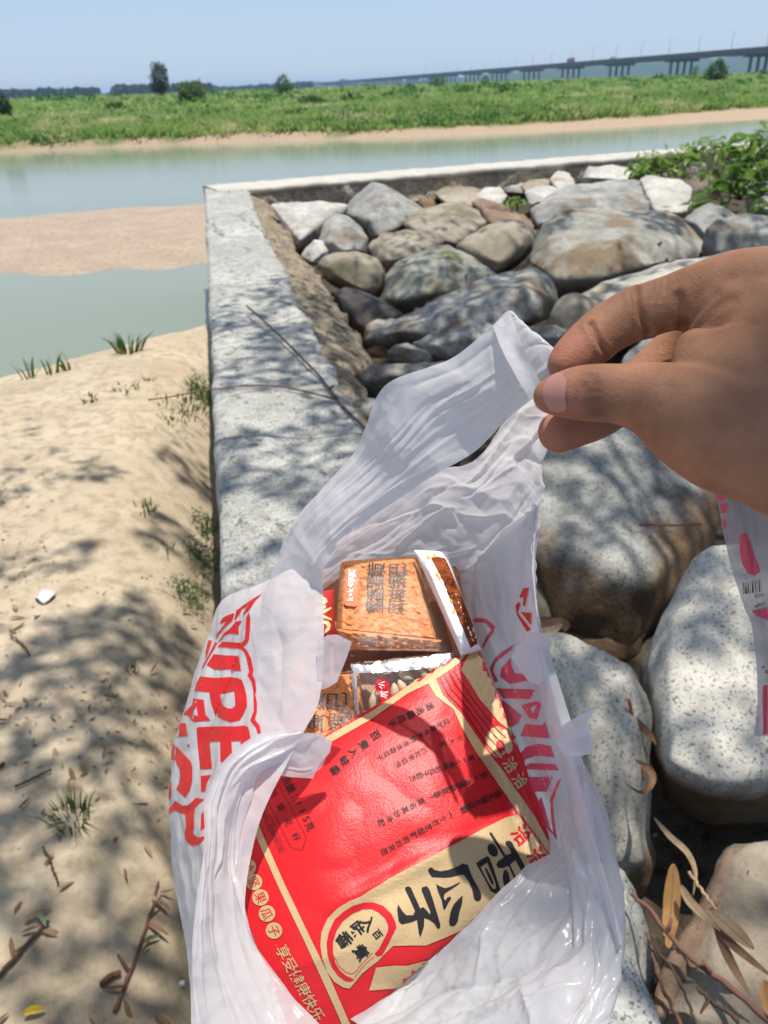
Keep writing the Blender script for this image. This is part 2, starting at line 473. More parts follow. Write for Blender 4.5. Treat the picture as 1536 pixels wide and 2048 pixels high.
def far_tree(name, px, py_base, py_top, dist, w_px, label, cat, mat, kind=0, n=1500, seed=1, lean=0):
    """dist = ground distance along the view; sizes from the pixel extents at that distance"""
    r = ray(px, py_base); k = dist / r.y
    base = CAM + r * k
    base.z = float(plain_z(np.array([np.clip(base.x, FB[0, 0], FB[-1, 0])]), np.array([base.y]))[0]) - 0.05
    dz = (base - CAM).dot(FW)
    top = P(px, py_top, dz).z - base.z
    w = w_px / FPX * dz / 2
    t = empty(name, base, label, cat)
    H = top
    if kind == 0:      # upright
        bl = [(0, 0, H * .55, w * .9, w * .9, H * .40), (-w * .25, 0, H * .35, w * .8, w * .8, H * .25), (w * .2, 0, H * .80, w * .6, w * .6, H * .2), (lean * w, 0, H * .93, w * .35, w * .35, H * .09)]
    elif kind == 1:    # round, many stems
        bl = [(-w * .45, 0, H * .55, w * .55, w * .6, H * .42), (w * .35, 0, H * .58, w * .6, w * .6, H * .42), (0, -w * .2, H * .40, w * .7, w * .6, H * .36), (w * .7, 0, H * .35, w * .32, w * .4, H * .3), (-w * .72, 0, H * .35, w * .3, w * .4, H * .3)]
    else:              # low and ragged
        bl = [(0, 0, H * .5, w * .7, w * .6, H * .5), (-w * .55, 0, H * .32, w * .5, w * .5, H * .34), (w * .5, 0, H * .35, w * .5, w * .5, H * .38), (w * .12, 0, H * .82, w * .3, w * .3, H * .22)]
    me = crown(bl, n, max(0.10, w * 0.085), seed, 0.5, 0.4 if kind == 1 else 0)
    c = link('crown', me, mat, t, smooth=False); c.matrix_parent_inverse = Matrix.Identity(4)
    mb = MB()
    mb.tube([(0, 0, -.3), (0.02 * H, 0, H * .3), (lean * w * .5, 0, H * .7)], [max(.05, H * .022), H * .016, H * .005], 7)
    for s in range(5):
        a = s * 1.3 + seed
        mb.tube([(0.01 * H, 0, H * (.22 + .1 * s)), (cos(a) * w * .5, sin(a) * w * .5, H * (.40 + .1 * s))], [H * .010, H * .004], 5)
    k2 = mb.build('trunk', M_BARK, t); k2.matrix_parent_inverse = Matrix.Identity(4)
    return t
far_tree('tree', 325, 193, 125, 150, 40, 'tall dark tree standing alone on the far bank, leaning left', 'tree', M_TREE, 0, 2600, 3, -0.4)
far_tree('willow_shrub', 387, 208, 160, 75, 56, 'round grey green willow shrub right of the tall dark tree', 'shrub', M_WILLOW, 1, 2600, 5)
far_tree('tree', 1430, 166, 118, 110, 50, 'bright green ragged tree in front of the bridge piers', 'tree', M_BUSH, 2, 1500, 6)
far_tree('shrub', 567, 178, 148, 130, 42, 'spreading green shrub below the far left end of the bridge', 'shrub', M_BUSH, 2, 1000, 7)
far_tree('shrub', 6, 236, 188, 55, 44, 'dark shrub at the left edge of the photo on the far bank', 'shrub', M_TREE, 1, 900, 8)
far_tree('shrub', 875, 168, 150, 140, 34, 'small round green shrub under the middle of the bridge', 'shrub', M_BUSH, 1, 700, 9)
far_tree('shrub', 970, 166, 150, 140, 22, 'narrow green shrub right of the small round one under the bridge', 'shrub', M_BUSH, 2, 500, 10)
far_tree('shrub', 1388, 156, 130, 150, 20, 'small pale shrub left of the ragged tree by the piers', 'shrub', M_WILLOW, 0, 500, 11)
far_tree('shrub', 232, 226, 204, 60, 40, 'low green shrub in the field left of the tall tree', 'shrub', M_BUSH, 1, 700, 12)
far_tree('shrub', 622, 212, 190, 60, 70, 'wide green thicket in the middle of the field', 'shrub', M_BUSH, 2, 900, 13)

# ---- low scrub: uneven leafy mounds over the field, one mass
def scrub():
    r = np.random.default_rng(31); V = []; nv = 0; Fs = []
    for d0, d1, n, hw, h, lf in ((0.2, 3.0, 330, 30, .42, .085), (3, 22, 240, 34, .46, .11), (20, 110, 230, 60, .60, .22), (110, 500, 140, 200, .9, .5)):
        for _ in range(n):
            d = d0 * (d1 / d0) ** r.random(); x = r.uniform(-1, 1) * (hw * .8 + d * .55)
            if fbm(np.array([x * .13 + 3]), np.array([d * .2]))[0] + r.uniform(-.2, .2) < -.02: continue
            xc = np.clip(x, FB[0, 0], FB[-1, 0]); y = float(bank_y(xc) + sand_w(x) + d)
            z = float(plain_z(np.array([xc]), np.array([y]))[0])
            k = h * r.uniform(.5, 1.5); w = k * r.uniform(1.0, 2.6)
            q = r.normal(size=(46, 3)); q /= np.linalg.norm(q, axis=1)[:, None]; q[:, 2] = np.abs(q[:, 2])
            c = q * (r.uniform(.5, 1.08, 46) ** .6)[:, None] * np.array([w, w * .8, k]) + np.array([x, y, z])
            a = r.normal(size=(46, 3)); a /= np.linalg.norm(a, axis=1)[:, None]
            b = np.cross(a, r.normal(size=(46, 3))); b /= np.linalg.norm(b, axis=1)[:, None]
            sz = (lf * r.uniform(.6, 1.5, 46))[:, None]
            V.append(np.stack([c - a * sz, c + b * sz * .5, c + a * sz, c - b * sz * .5], 1).reshape(-1, 3))
    V = np.concatenate(V); k = np.arange(len(V) // 4) * 4
    return mesh_np(V, np.stack([k, k + 1, k + 2, k + 3], 1))
tag(link('bank_scrub', scrub(), mat_leaf('bank scrub', (0.045, 0.135, 0.028), (0.110, 0.240, 0.050), None, .3, .4), smooth=False), 'low leafy scrub over the far bank', 'scrub', kind='stuff')

# ---- far woods and hills
M_WOOD = mat_leaf('far wood', (0.025, 0.050, 0.022), (0.040, 0.075, 0.030), scale=0.02, trans=0.2)
def far_wood(name, x0, x1, yb, yt0, yt1, dist, label, n=900, seed=3):
    r0, r1 = ray(x0, yb), ray(x1, yb)
    p0 = CAM + r0 * (dist / r0.y); p1 = CAM + r1 * (dist / r1.y)
    R = np.random.default_rng(seed); bl = []
    m = int((p1 - p0).length / 9) + 2
    for i in range(m):
        s = i / (m - 1); p = p0.lerp(p1, s)
        dz = (p - CAM).dot(FW)
        top = P(x0 + (x1 - x0) * s, yt0 + (yt1 - yt0) * s, dz).z * R.uniform(.9, 1.06) - 1
        bl.append((p.x, p.y + R.uniform(-6, 6), 1 + top * .5, 7, 6, top * .52))
    o = link(name, crown(bl, n, 2.2, seed, .6), M_WOOD, smooth=False)
    return tag(o, label, 'wood', kind='stuff')
far_wood('far_wood', -120, 188, 200, 184, 175, 900, 'dark strip of far wood at the left horizon', 5000, 3)
far_wood('far_wood', 238, 420, 190, 172, 168, 950, 'far wood behind the tall dark tree', 3500, 4)
far_wood('far_wood', 185, 245, 196, 190, 186, 1200, 'thin gap of low far wood between the two dark strips', 700, 5)
far_wood('far_wood', 415, 620, 186, 176, 163, 1300, 'low far wood at the left end of the bridge', 2500, 6)
def hills():
    pts = [(560, 166), (760, 160), (900, 154), (1010, 146), (1100, 138), (1190, 127), (1270, 120), (1340, 117), (1420, 118), (1500, 112), (1600, 108), (1800, 104), (2200, 120)]
    V = []; n = len(pts); out = catmull(np.array(pts, float), 120)
    for (x, y) in out:
        r = ray(x, y); k = 2300 / r.y; p = CAM + r * k
        z = max(p.z, 1.2) + 14 * (noise.noise(Vector((x * .05, 0, 0))))
        V += [(p.x, p.y - 600, 0.0), (p.x, p.y - 200, z * .62), (p.x, p.y, z), (p.x, p.y + 900, 0)]
    Fc = []
    for i in range(len(out) - 1):
        for j in range(3): a = i * 4 + j; Fc.append((a, a + 4, a + 5, a + 1))
    return mesh_np(V, Fc)
tag(link('hills', hills(), plain('hill woods', (0.035, 0.065, 0.035), 0.9, 0.1, 0.3, 0.01)), 'low blue wooded hills behind the bridge', kind='structure')

# ---- bridge
M_CONC = plain('bridge concrete', (0.11, 0.11, 0.11), 0.9, 0.1, 0.15, 0.3)
M_STEEL = plain('lamp steel', (0.25, 0.26, 0.27), 0.5, 0.4, 0.1, 1)
def bridge():
    def gp(px, y):       # deck edge point at ground distance y
        r = ray(px, 160); k = y / r.y; return CAM + r * k
    a = gp(1640, 440); b = gp(560, 3000)
    a.z = b.z = 0
    d = (b - a).normalized(); L = (b - a).length; nrm = Vector((-d.y, d.x, 0))
    if nrm.y < 0: nrm = -nrm
    z0, z1 = 14.3, 17.0
    def dz(s): return 14.3 - 1.0 * s
    t = empty('bridge', a, 'long low concrete road bridge on many piers across the horizon', 'bridge')
    st = a - d * 160
    LL = L + 160
    def bx(mb, s0, s1, w0, w1, zl0, zl1, zh0, zh1):
        p = st + d * s0; q = st + d * s1
        A = [p + nrm * w0 + Vector((0, 0, zl0)), p + nrm * w1 + Vector((0, 0, zl0)), p + nrm * w1 + Vector((0, 0, zh0)), p + nrm * w0 + Vector((0, 0, zh0))]
        B = [q + nrm * w0 + Vector((0, 0, zl1)), q + nrm * w1 + Vector((0, 0, zl1)), q + nrm * w1 + Vector((0, 0, zh1)), q + nrm * w0 + Vector((0, 0, zh1))]
        mb.prism(A, B)
    fix = lambda o: setattr(o, 'matrix_parent_inverse', Matrix.Translation(-a)) or o
    m = MB(); bx(m, 0, LL, 0, 24, 11.2, 9.6, 12.6, 11.0); bx(m, 0, LL, -0.6, 24.6, 12.65, 11.05, 13.2, 11.6)
    fix(m.build('deck', M_CONC, t))
    m = MB(); bx(m, 0, LL, -0.6, -0.2, 13.2, 11.6, 14.2, 12.6); bx(m, 0, LL, 24.2, 24.6, 13.2, 11.6, 14.2, 12.6)
    fix(m.build('parapet', plain('parapet', (0.10, 0.11, 0.13), .7, .2, .1, .3), t))
    s = 60.0; k = 0
    while s < LL - 40:
        p = st + d * s
        m = MB(); zt = 11.2 - 1.6 * s / LL
        for w in (4.5, 9.5, 14.5, 19.5):
            c = p + nrm * w
            m.tube([c + Vector((0, 0, -1)), c + Vector((0, 0, zt - 1.6))], .95, 8)
        bx(m, s - 1.5, s + 1.5, 0, 24, zt - 1.6, zt - 1.6, zt + .0, zt + .0)
        fix(m.build('pier', M_CONC, t))
        s += 82 + k * 1.2; k += 1
        if k > 44: break
    # street lamps on the deck
    i = 0; s = 40.0; base = None; lamps = []
    while s < LL * .72 and i < 44:
        p = st + d * s + nrm * 0.8 + Vector((0, 0, 13.2 - 1.6 * s / LL))
        o = empty('street_lamp', p, 'thin street lamp on the bridge deck, one of a regular row', 'street lamp', 'street lamps along the bridge')
        if base is None:
            m = MB(); m.tube([(0, 0, 0), (0, 0, 9.5)], [0.16, 0.09], 6); base = m.mesh()
            m = MB(); m.tube([(0, 0, 9.4), tuple(Vector((0, 0, 9.9)) + nrm * 1.8)], [.08, .06], 5); arm = m.mesh()
            m = MB(); c = Vector((0, 0, 9.9)) + nrm * 2.1; m.box(c, .8, .5, .18); head = m.mesh()
        lamps.append(o)
        for nm, me in (('pole', base), ('arm', arm), ('lamp_head', head)):
            q = link(nm, me, M_STEEL, o, smooth=False); q.matrix_parent_inverse = Matrix.Identity(4)
        s += 25 + i * 1.2; i += 1
    names = ['rightmost', 'second from the right', 'third from the right', 'fourth from the right', 'fifth from the right', 'sixth from the right', 'seventh from the right', 'eighth from the right', 'ninth from the right', 'tenth from the right']
    vis = [o for o in lamps if proj(o.location)[0] < 1536]
    for o in lamps:
        if o not in vis: bpy.data.objects.remove(o, do_unlink=True) if not o.children else [bpy.data.objects.remove(q, do_unlink=True) for q in list(o.children) + [o]]
    for i, o in enumerate(vis):
        o['label'] = 'thin street lamp on the bridge, ' + (names[i] + ' in the photo' if i < 10 else ['ten', 'eleven', 'twelve', 'thirteen', 'fourteen', 'fifteen', 'sixteen', 'seventeen', 'eighteen', 'nineteen', 'twenty', 'twenty one', 'twenty two', 'twenty three', 'twenty four', 'twenty five', 'twenty six', 'twenty seven', 'twenty eight', 'twenty nine', 'thirty', 'thirty one', 'thirty two', 'thirty three', 'thirty four', 'thirty five', 'thirty six'][min(i - 10, 26)] + ' lamps left of the rightmost')
    # vehicles
    def vehicle(name, px, length, h, col, label, cat):
        best = min(np.linspace(0, LL, 1500), key=lambda q: abs(proj(st + d * q + Vector((0, 0, 14)))[0] - px))
        c = st + d * best + nrm * 4 + Vector((0, 0, 13.25 - 1.6 * best / LL)); ang = math.atan2(d.y, d.x)
        o = empty(name, c, label, cat)
        R = Matrix.Rotation(ang, 3, 'Z')
        g = lambda x, y, z: R @ Vector((x, y, z))
        mb = MB()
        mb.box(g(-length * .12, 0, h * .58), length * .72, 2.4, h * .74, ang); x = mb.build('cargo_body', plain('truck ' + label[:5], col, .5, .4, .1, 1), o); x.matrix_parent_inverse = Matrix.Identity(4)
        mb = MB(); mb.box(g(length * .38, 0, h * .45), length * .2, 2.3, h * .62, ang); x = mb.build('cab', plain('cab ' + label[:5], tuple(q * .6 for q in col), .4, .5, .1, 1), o); x.matrix_parent_inverse = Matrix.Identity(4)
        for sx in (-.38, -.2, .36):
            for sy in (-1, 1):
                mb = MB(); mb.tube([g(length * sx, sy * .9, h * .14), g(length * sx, sy * 1.2, h * .14)], h * .14, 10)
                x = mb.build('wheel', plain('tyre', (.03, .03, .03), .8, .2, .1, 2) if False else M_STEEL, o); x.matrix_parent_inverse = Matrix.Identity(4)
    vehicle('truck', 1132, 11, 4.2, (.32, .11, .09), 'reddish box truck driving over the bridge', 'truck')
    vehicle('van', 1215, 6, 2.4, (.5, .5, .5), 'pale van on the bridge right of the reddish truck', 'van')
bridge()
# ================================================================== WALLS
def mat_wall():
    t = NT('weathered concrete'); v = t.coord()
    big = t.noise(v, 2.2, 5, 0.65, 0.6)
    mid = t.noise(v, 11, 6, 0.72, 0.8)
    fine = t.noise(v, 130, 3, 0.7)
    c = t.mix(t.ramp(big, [(0.3, (0, 0, 0)), (0.7, (1, 1, 1))]), (0.33, 0.325, 0.30), (0.51, 0.495, 0.455))
    c = t.mix(t.ramp(mid, [(0.36, (1, 1, 1)), (0.54, (0, 0, 0))]), c, (0.28, 0.275, 0.25))
    c = t.mix(t.ramp(t.noise(t.coord(rot=(0, 0, 1)), 26, 5, 0.75), [(0.56, (0, 0, 0)), (0.64, (1, 1, 1))]), c, (0.095, 0.10, 0.075))
    c = t.mix(t.ramp(fine, [(0.36, (1, 1, 1)), (0.47, (0, 0, 0))]), c, (0.10, 0.105, 0.09))
    # cracks
    vo = t.n('ShaderNodeTexVoronoi', feature='DISTANCE_TO_EDGE'); vo.inputs['Scale'].default_value = 0.75
    wv = t.n('ShaderNodeTexNoise'); wv.inputs['Scale'].default_value = 4; wv.inputs['Detail'].default_value = 6
    t.l(v, wv.inputs['Vector'])
    t.l(t.mix(0.16, v, wv.outputs['Color'], 'ADD'), vo.inputs['Vector'])
    crack = t.ramp(vo.outputs['Distance'], [(0.0, (1, 1, 1)), (0.006, (0, 0, 0))])
    c = t.mix(crack, c, (0.05, 0.05, 0.045))
    h = t.math('ADD', t.math('MULTIPLY', mid, 0.6), t.math('MULTIPLY', fine, 0.35))
    h = t.math('SUBTRACT', h, t.math('MULTIPLY', crack, 0.3))
    return t.done(t.pbsdf(c, 0.92, 0.15, t.bump(h, 0.55, 0.012)))
def mat_mortar(name, lo, hi, dark):
    t = NT(name); v = t.coord()
    a = t.noise(v, 6, 5, 0.65, 0.5); b = t.noise(v, 30, 5, 0.7); f = t.noise(v, 150, 2)
    c = t.mix(t.ramp(a, [(0.3, (0, 0, 0)), (0.65, (1, 1, 1))]), lo, hi)
    c = t.mix(t.ramp(b, [(0.36, (1, 1, 1)), (0.5, (0, 0, 0))]), c, dark)
    return t.done(t.pbsdf(c, 0.95, 0.1, t.bump(t.math('ADD', b, t.math('MULTIPLY', f, .3)), 0.7, 0.03)))
M_WALL = mat_wall()
M_MORT = mat_mortar('brown rubble mortar', (0.19, 0.148, 0.102), (0.37, 0.305, 0.22), (0.065, 0.052, 0.038))
M_FACE = mat_mortar('stone wall face', (0.32, 0.245, 0.175), (0.55, 0.46, 0.345), (0.13, 0.095, 0.07))

W_L0, W_L1 = G(441, 1170, Z_WALL), G(409, 372, Z_WALL)
w_dir = (W_L1 - W_L0).normalized(); w_nrm = Vector((w_dir.y, -w_dir.x, 0))
W_LEN = (W_L1 - W_L0).length
right_px = [(496, 374), (512, 420), (529, 463), (548, 500), (568, 529), (595, 603), (623, 642), (638, 681), (670, 744), (695, 790), (735, 850), (775, 930), (830, 1040)]
def wloc(p):
    q = p - W_L0; return q.dot(w_dir), q.dot(w_nrm)
RW = sorted(wloc(G(x, y, Z_WALL)) for x, y in right_px)
def right_w(s): return float(np.interp(s, [a for a, b in RW], [b for a, b in RW]))
def near_wall():
    t = empty('concrete_wall', W_L0 + w_nrm * .25 - Vector((0, 0, .6)), 'long weathered concrete wall running from the camera to the river corner', 'wall')
    n, m = 230, 34
    V = []
    ss = np.linspace(-1.6, W_LEN, n)
    for s in ss:
        wr = right_w(s) + 0.018 * noise.noise(Vector((s * 11, 1, 0))) + 0.030 * noise.noise(Vector((s * 3.6, 4, 0))) - .03 * max(0, noise.noise(Vector((s * 5, 8, 0))) - .25)
        for j in range(-3, m + 3):
            u = min(max(j / (m - 1), 0), 1)
            x = wr * u
            if j < 0 or u == 0: x = 0.008 * noise.noise(Vector((s * 8, 9, 0))) + 0.012 * noise.noise(Vector((s * 2, 3, 0))) + .05 * max(0, noise.noise(Vector((s * 6, 2, 5))) - .35)
            edge = min(u, 1 - u) * wr
            z = 0.010 * noise.noise(Vector((s * 2.3, x * 5, 0))) + 0.004 * noise.noise(Vector((s * 14, x * 16, 3)))
            z -= 0.018 * exp(-edge / 0.018)
            if j < 0: z -= (0.05, 0.30, 1.1)[-j - 1]; x -= 0.004 * (-j)
            if j >= m: z -= (0.04, 0.09, 0.5)[j - m]; x -= 0.02 * (j - m + 1)
            V.append(W_L0 + w_dir * s + w_nrm * x + Vector((0, 0, z)))
    k = m + 6
    Fc = [(i * k + j, (i + 1) * k + j, (i + 1) * k + j + 1, i * k + j + 1) for i in range(n - 1) for j in range(k - 1)]
    Fc.append(tuple((n - 1) * k + j for j in range(k)))
    link('wall_cap', mesh_np(V, Fc), M_WALL, t)
    # rough mortar fillet on the inner side
    outer = [(540, 405), (560, 430), (578, 450), (591, 502), (634, 541), (670, 600), (712, 662), (748, 717), (722, 756), (735, 800), (765, 860)]
    OW = sorted(wloc(G(x, y, 0.40)) for x, y in outer)
    V = []; n2, m2 = 200, 16
    ss = np.linspace(-0.3, W_LEN + .02, n2)
    for s in ss:
        a = right_w(s) - 0.02
        b = float(np.interp(s, [q for q, _ in OW], [w for _, w in OW]))
        b = max(b, a + .06)
        for j in range(m2 + 2):
            u = min(j / (m2 - 1), 1)
            x = a + (b - a) * u
            z = Z_WALL - 0.055 - 0.16 * u ** 1.3
            x += 0.03 * noise.noise(Vector((s * 6, u * 3, 5))) * u
            z += 0.035 * noise.noise(Vector((s * 7, x * 8, 2))) + 0.016 * noise.noise(Vector((s * 19, x * 22, 8)))
            if j >= m2: z -= (0.12, 0.5)[j - m2]
            V.append(W_L0 + w_dir * s + w_nrm * x + Vector((0, 0, z - Z_WALL)))
    k = m2 + 2
    link('mortar_fillet', mesh_np(V, [(i * k + j, (i + 1) * k + j, (i + 1) * k + j + 1, i * k + j + 1) for i in range(n2 - 1) for j in range(k - 1)]), M_MORT, t)
near_wall()
FW_A = W_L1.copy(); FW_B = G(1250, 306, Z_WALL)
f_dir = (FW_B - FW_A).normalized(); f_nrm = Vector((f_dir.y, -f_dir.x, 0))   # towards the camera
def far_wall():
    t = empty('stone_wall', FW_A.lerp(FW_B, .5) - Vector((0, 0, .6)), 'far stone wall with a white cap along the river, meeting the long wall at its corner', 'wall')
    wd = (G(640, 366, Z_WALL) - FW_A).dot(f_nrm)
    L = 16.0; n = 260
    V = []; ss = np.linspace(-0.02, L, n)
    prof = [(-.02, -.9), (0, -.06), (0, -.01), (.02, 0.004), (wd * .33, .012), (wd * .66, .012), (wd - .02, .004), (wd, -.012), (wd, -.055), (wd - .03, -.06)]
    for s in ss:
        for (x, z) in prof:
            q = 0.03 * noise.noise(Vector((s * 3, x * 4, 1))) + .02 * noise.noise(Vector((s * 9, x * 4, 4)))
            V.append(FW_A + f_dir * s + f_nrm * (x + q * .6) + Vector((0, 0, z + q * .5 + 0.006)))
    k = len(prof)
    link('wall_cap', mesh_np(V, [(i * k + j, i * k + j + 1, (i + 1) * k + j + 1, (i + 1) * k + j) for i in range(n - 1) for j in range(k - 1)] + [tuple(range(k))]),
         plain('pale cap mortar', (0.44, 0.41, 0.355), .9, .15, .3, 6, .4), t)
    V = []; m = 12
    for i, s in enumerate(np.linspace(0.3, L, 420)):
        for j in range(m):
            z = -0.05 - 0.62 * j / (m - 1)
            o = 0.05 * noise.noise(Vector((s * 4, z * 5, 3))) + 0.03 * noise.noise(Vector((s * 11, z * 11, 6))) + 0.10 * (j / m)
            V.append(FW_A + f_dir * s + f_nrm * (wd - .03 + o) + Vector((0, 0, z)))
    link('wall_face', mesh_np(V, [(i * m + j, i * m + j + 1, (i + 1) * m + j + 1, (i + 1) * m + j) for i in range(419) for j in range(m - 1)]), M_FACE, t)
far_wall()
# ground under the boulders
def soil():
    V = []; n, m = 120, 90
    for i in range(n):
        s = -1.8 + (W_LEN + 2.0) * i / (n - 1)
        for j in range(m):
            x = 0.2 + 9.0 * (j / (m - 1)) ** 1.5
            z = 0.16 + 0.10 * noise.noise(Vector((s, x, 2))) + .05 * noise.noise(Vector((s * 4, x * 4, 7)))
            V.append(W_L0 + w_dir * s + w_nrm * x + Vector((0, 0, z - Z_WALL)))
    return mesh_np(V, [(i * m + j, (i + 1) * m + j, (i + 1) * m + j + 1, i * m + j + 1) for i in range(n - 1) for j in range(m - 1)])
tag(link('soil', soil(), mat_mortar('dark soil', (0.055, 0.042, 0.030), (0.10, 0.078, 0.055), (0.03, 0.024, 0.018))), 'dark soil under the boulders', kind='structure')

# ================================================================== BOULDERS
def mat_rock(name, lo, hi, speck=0.3, stain=None, stain_at=0.6, moss=0.0, sscale=110, grain=1.0, soil=.30):
    t = NT(name); v = t.coord()
    big = t.noise(v, 3.0 * grain, 5, 0.6, 0.5); mid = t.noise(t.coord(rot=(.5, .3, .2)), 16 * grain, 5, 0.7)
    fi = t.noise(v, sscale, 4, 0.75)
    c = t.mix(t.ramp(big, [(0.32, (0, 0, 0)), (0.66, (1, 1, 1))]), lo, hi)
    if stain: c = t.mix(t.ramp(t.noise(t.coord(rot=(.2, 1, .7)), 2.4 * grain, 5, 0.65), [(stain_at - .06, (0, 0, 0)), (stain_at + .06, (1, 1, 1))]), c, stain)
    c = t.mix(t.math('MULTIPLY', t.ramp(mid, [(0.36, (1, 1, 1)), (0.56, (0, 0, 0))]), 0.38), c, tuple(x * 0.45 for x in lo))
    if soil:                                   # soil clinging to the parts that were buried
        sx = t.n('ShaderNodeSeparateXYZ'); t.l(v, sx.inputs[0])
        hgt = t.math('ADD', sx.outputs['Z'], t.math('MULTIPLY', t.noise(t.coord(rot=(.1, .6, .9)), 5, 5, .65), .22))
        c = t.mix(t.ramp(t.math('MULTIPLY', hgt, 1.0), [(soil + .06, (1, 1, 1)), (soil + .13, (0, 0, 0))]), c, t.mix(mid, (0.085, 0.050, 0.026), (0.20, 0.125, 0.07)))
    if speck: c = t.mix(t.math('MULTIPLY', t.ramp(fi, [(0.37, (1, 1, 1)), (0.46, (0, 0, 0))]), min(1, speck * 1.7)), c, tuple(x * .22 for x in lo))
    if moss: c = t.mix(t.ramp(t.noise(t.coord(rot=(1, .3, .7)), 5 * grain, 6, 0.7), [(1 - moss - .05, (0, 0, 0)), (1 - moss + .07, (1, 1, 1))]), c, (0.10, 0.105, 0.035))
    h = t.math('ADD', t.math('MULTIPLY', mid, 0.7), t.math('MULTIPLY', fi, 0.25))
    return t.done(t.pbsdf(c, 0.88, 0.2, t.bump(h, 0.6, 0.015)))
RM = {
    'grey': mat_rock('grey granite', (0.17, 0.172, 0.165), (0.41, 0.40, 0.365), 0.35, (0.19, 0.145, 0.095), 0.58),
    'white': mat_rock('speckled white granite', (0.36, 0.335, 0.285), (0.57, 0.535, 0.46), 0.55, (0.33, 0.26, 0.17), 0.62, 0, 140),
    'pale': mat_rock('pale stone', (0.36, 0.345, 0.31), (0.55, 0.525, 0.47), 0.3, (0.33, 0.25, 0.165), 0.62),
    'tan': mat_rock('tan cobble', (0.23, 0.19, 0.14), (0.39, 0.34, 0.265), 0.15, (0.16, 0.145, 0.09), 0.60, 0, 140, .8),
    'brown': mat_rock('brown rock', (0.19, 0.125, 0.085), (0.30, 0.21, 0.145), 0.2, (0.10, 0.07, 0.05), 0.60),
    'moss': mat_rock('mossy rock', (0.17, 0.18, 0.155), (0.33, 0.325, 0.27), 0.35, (0.21, 0.17, 0.11), 0.60, 0.40),
    'big': mat_rock('mottled boulder', (0.19, 0.188, 0.165), (0.42, 0.405, 0.35), 0.4, (0.22, 0.16, 0.10), 0.53, 0.33, 120, .9),
    'near': mat_rock('near grey boulder', (0.17, 0.172, 0.162), (0.44, 0.425, 0.375), 0.5, (0.20, 0.14, 0.09), 0.56, 0.30, 90, 1.4),
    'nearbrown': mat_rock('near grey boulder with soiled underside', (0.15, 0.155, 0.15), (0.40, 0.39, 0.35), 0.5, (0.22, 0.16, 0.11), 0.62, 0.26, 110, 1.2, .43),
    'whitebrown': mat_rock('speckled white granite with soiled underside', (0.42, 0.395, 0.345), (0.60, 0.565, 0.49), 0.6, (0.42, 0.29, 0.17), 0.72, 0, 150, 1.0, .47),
    'dark': mat_rock('dark stone', (0.055, 0.05, 0.05), (0.11, 0.10, 0.09), 0.15),
}
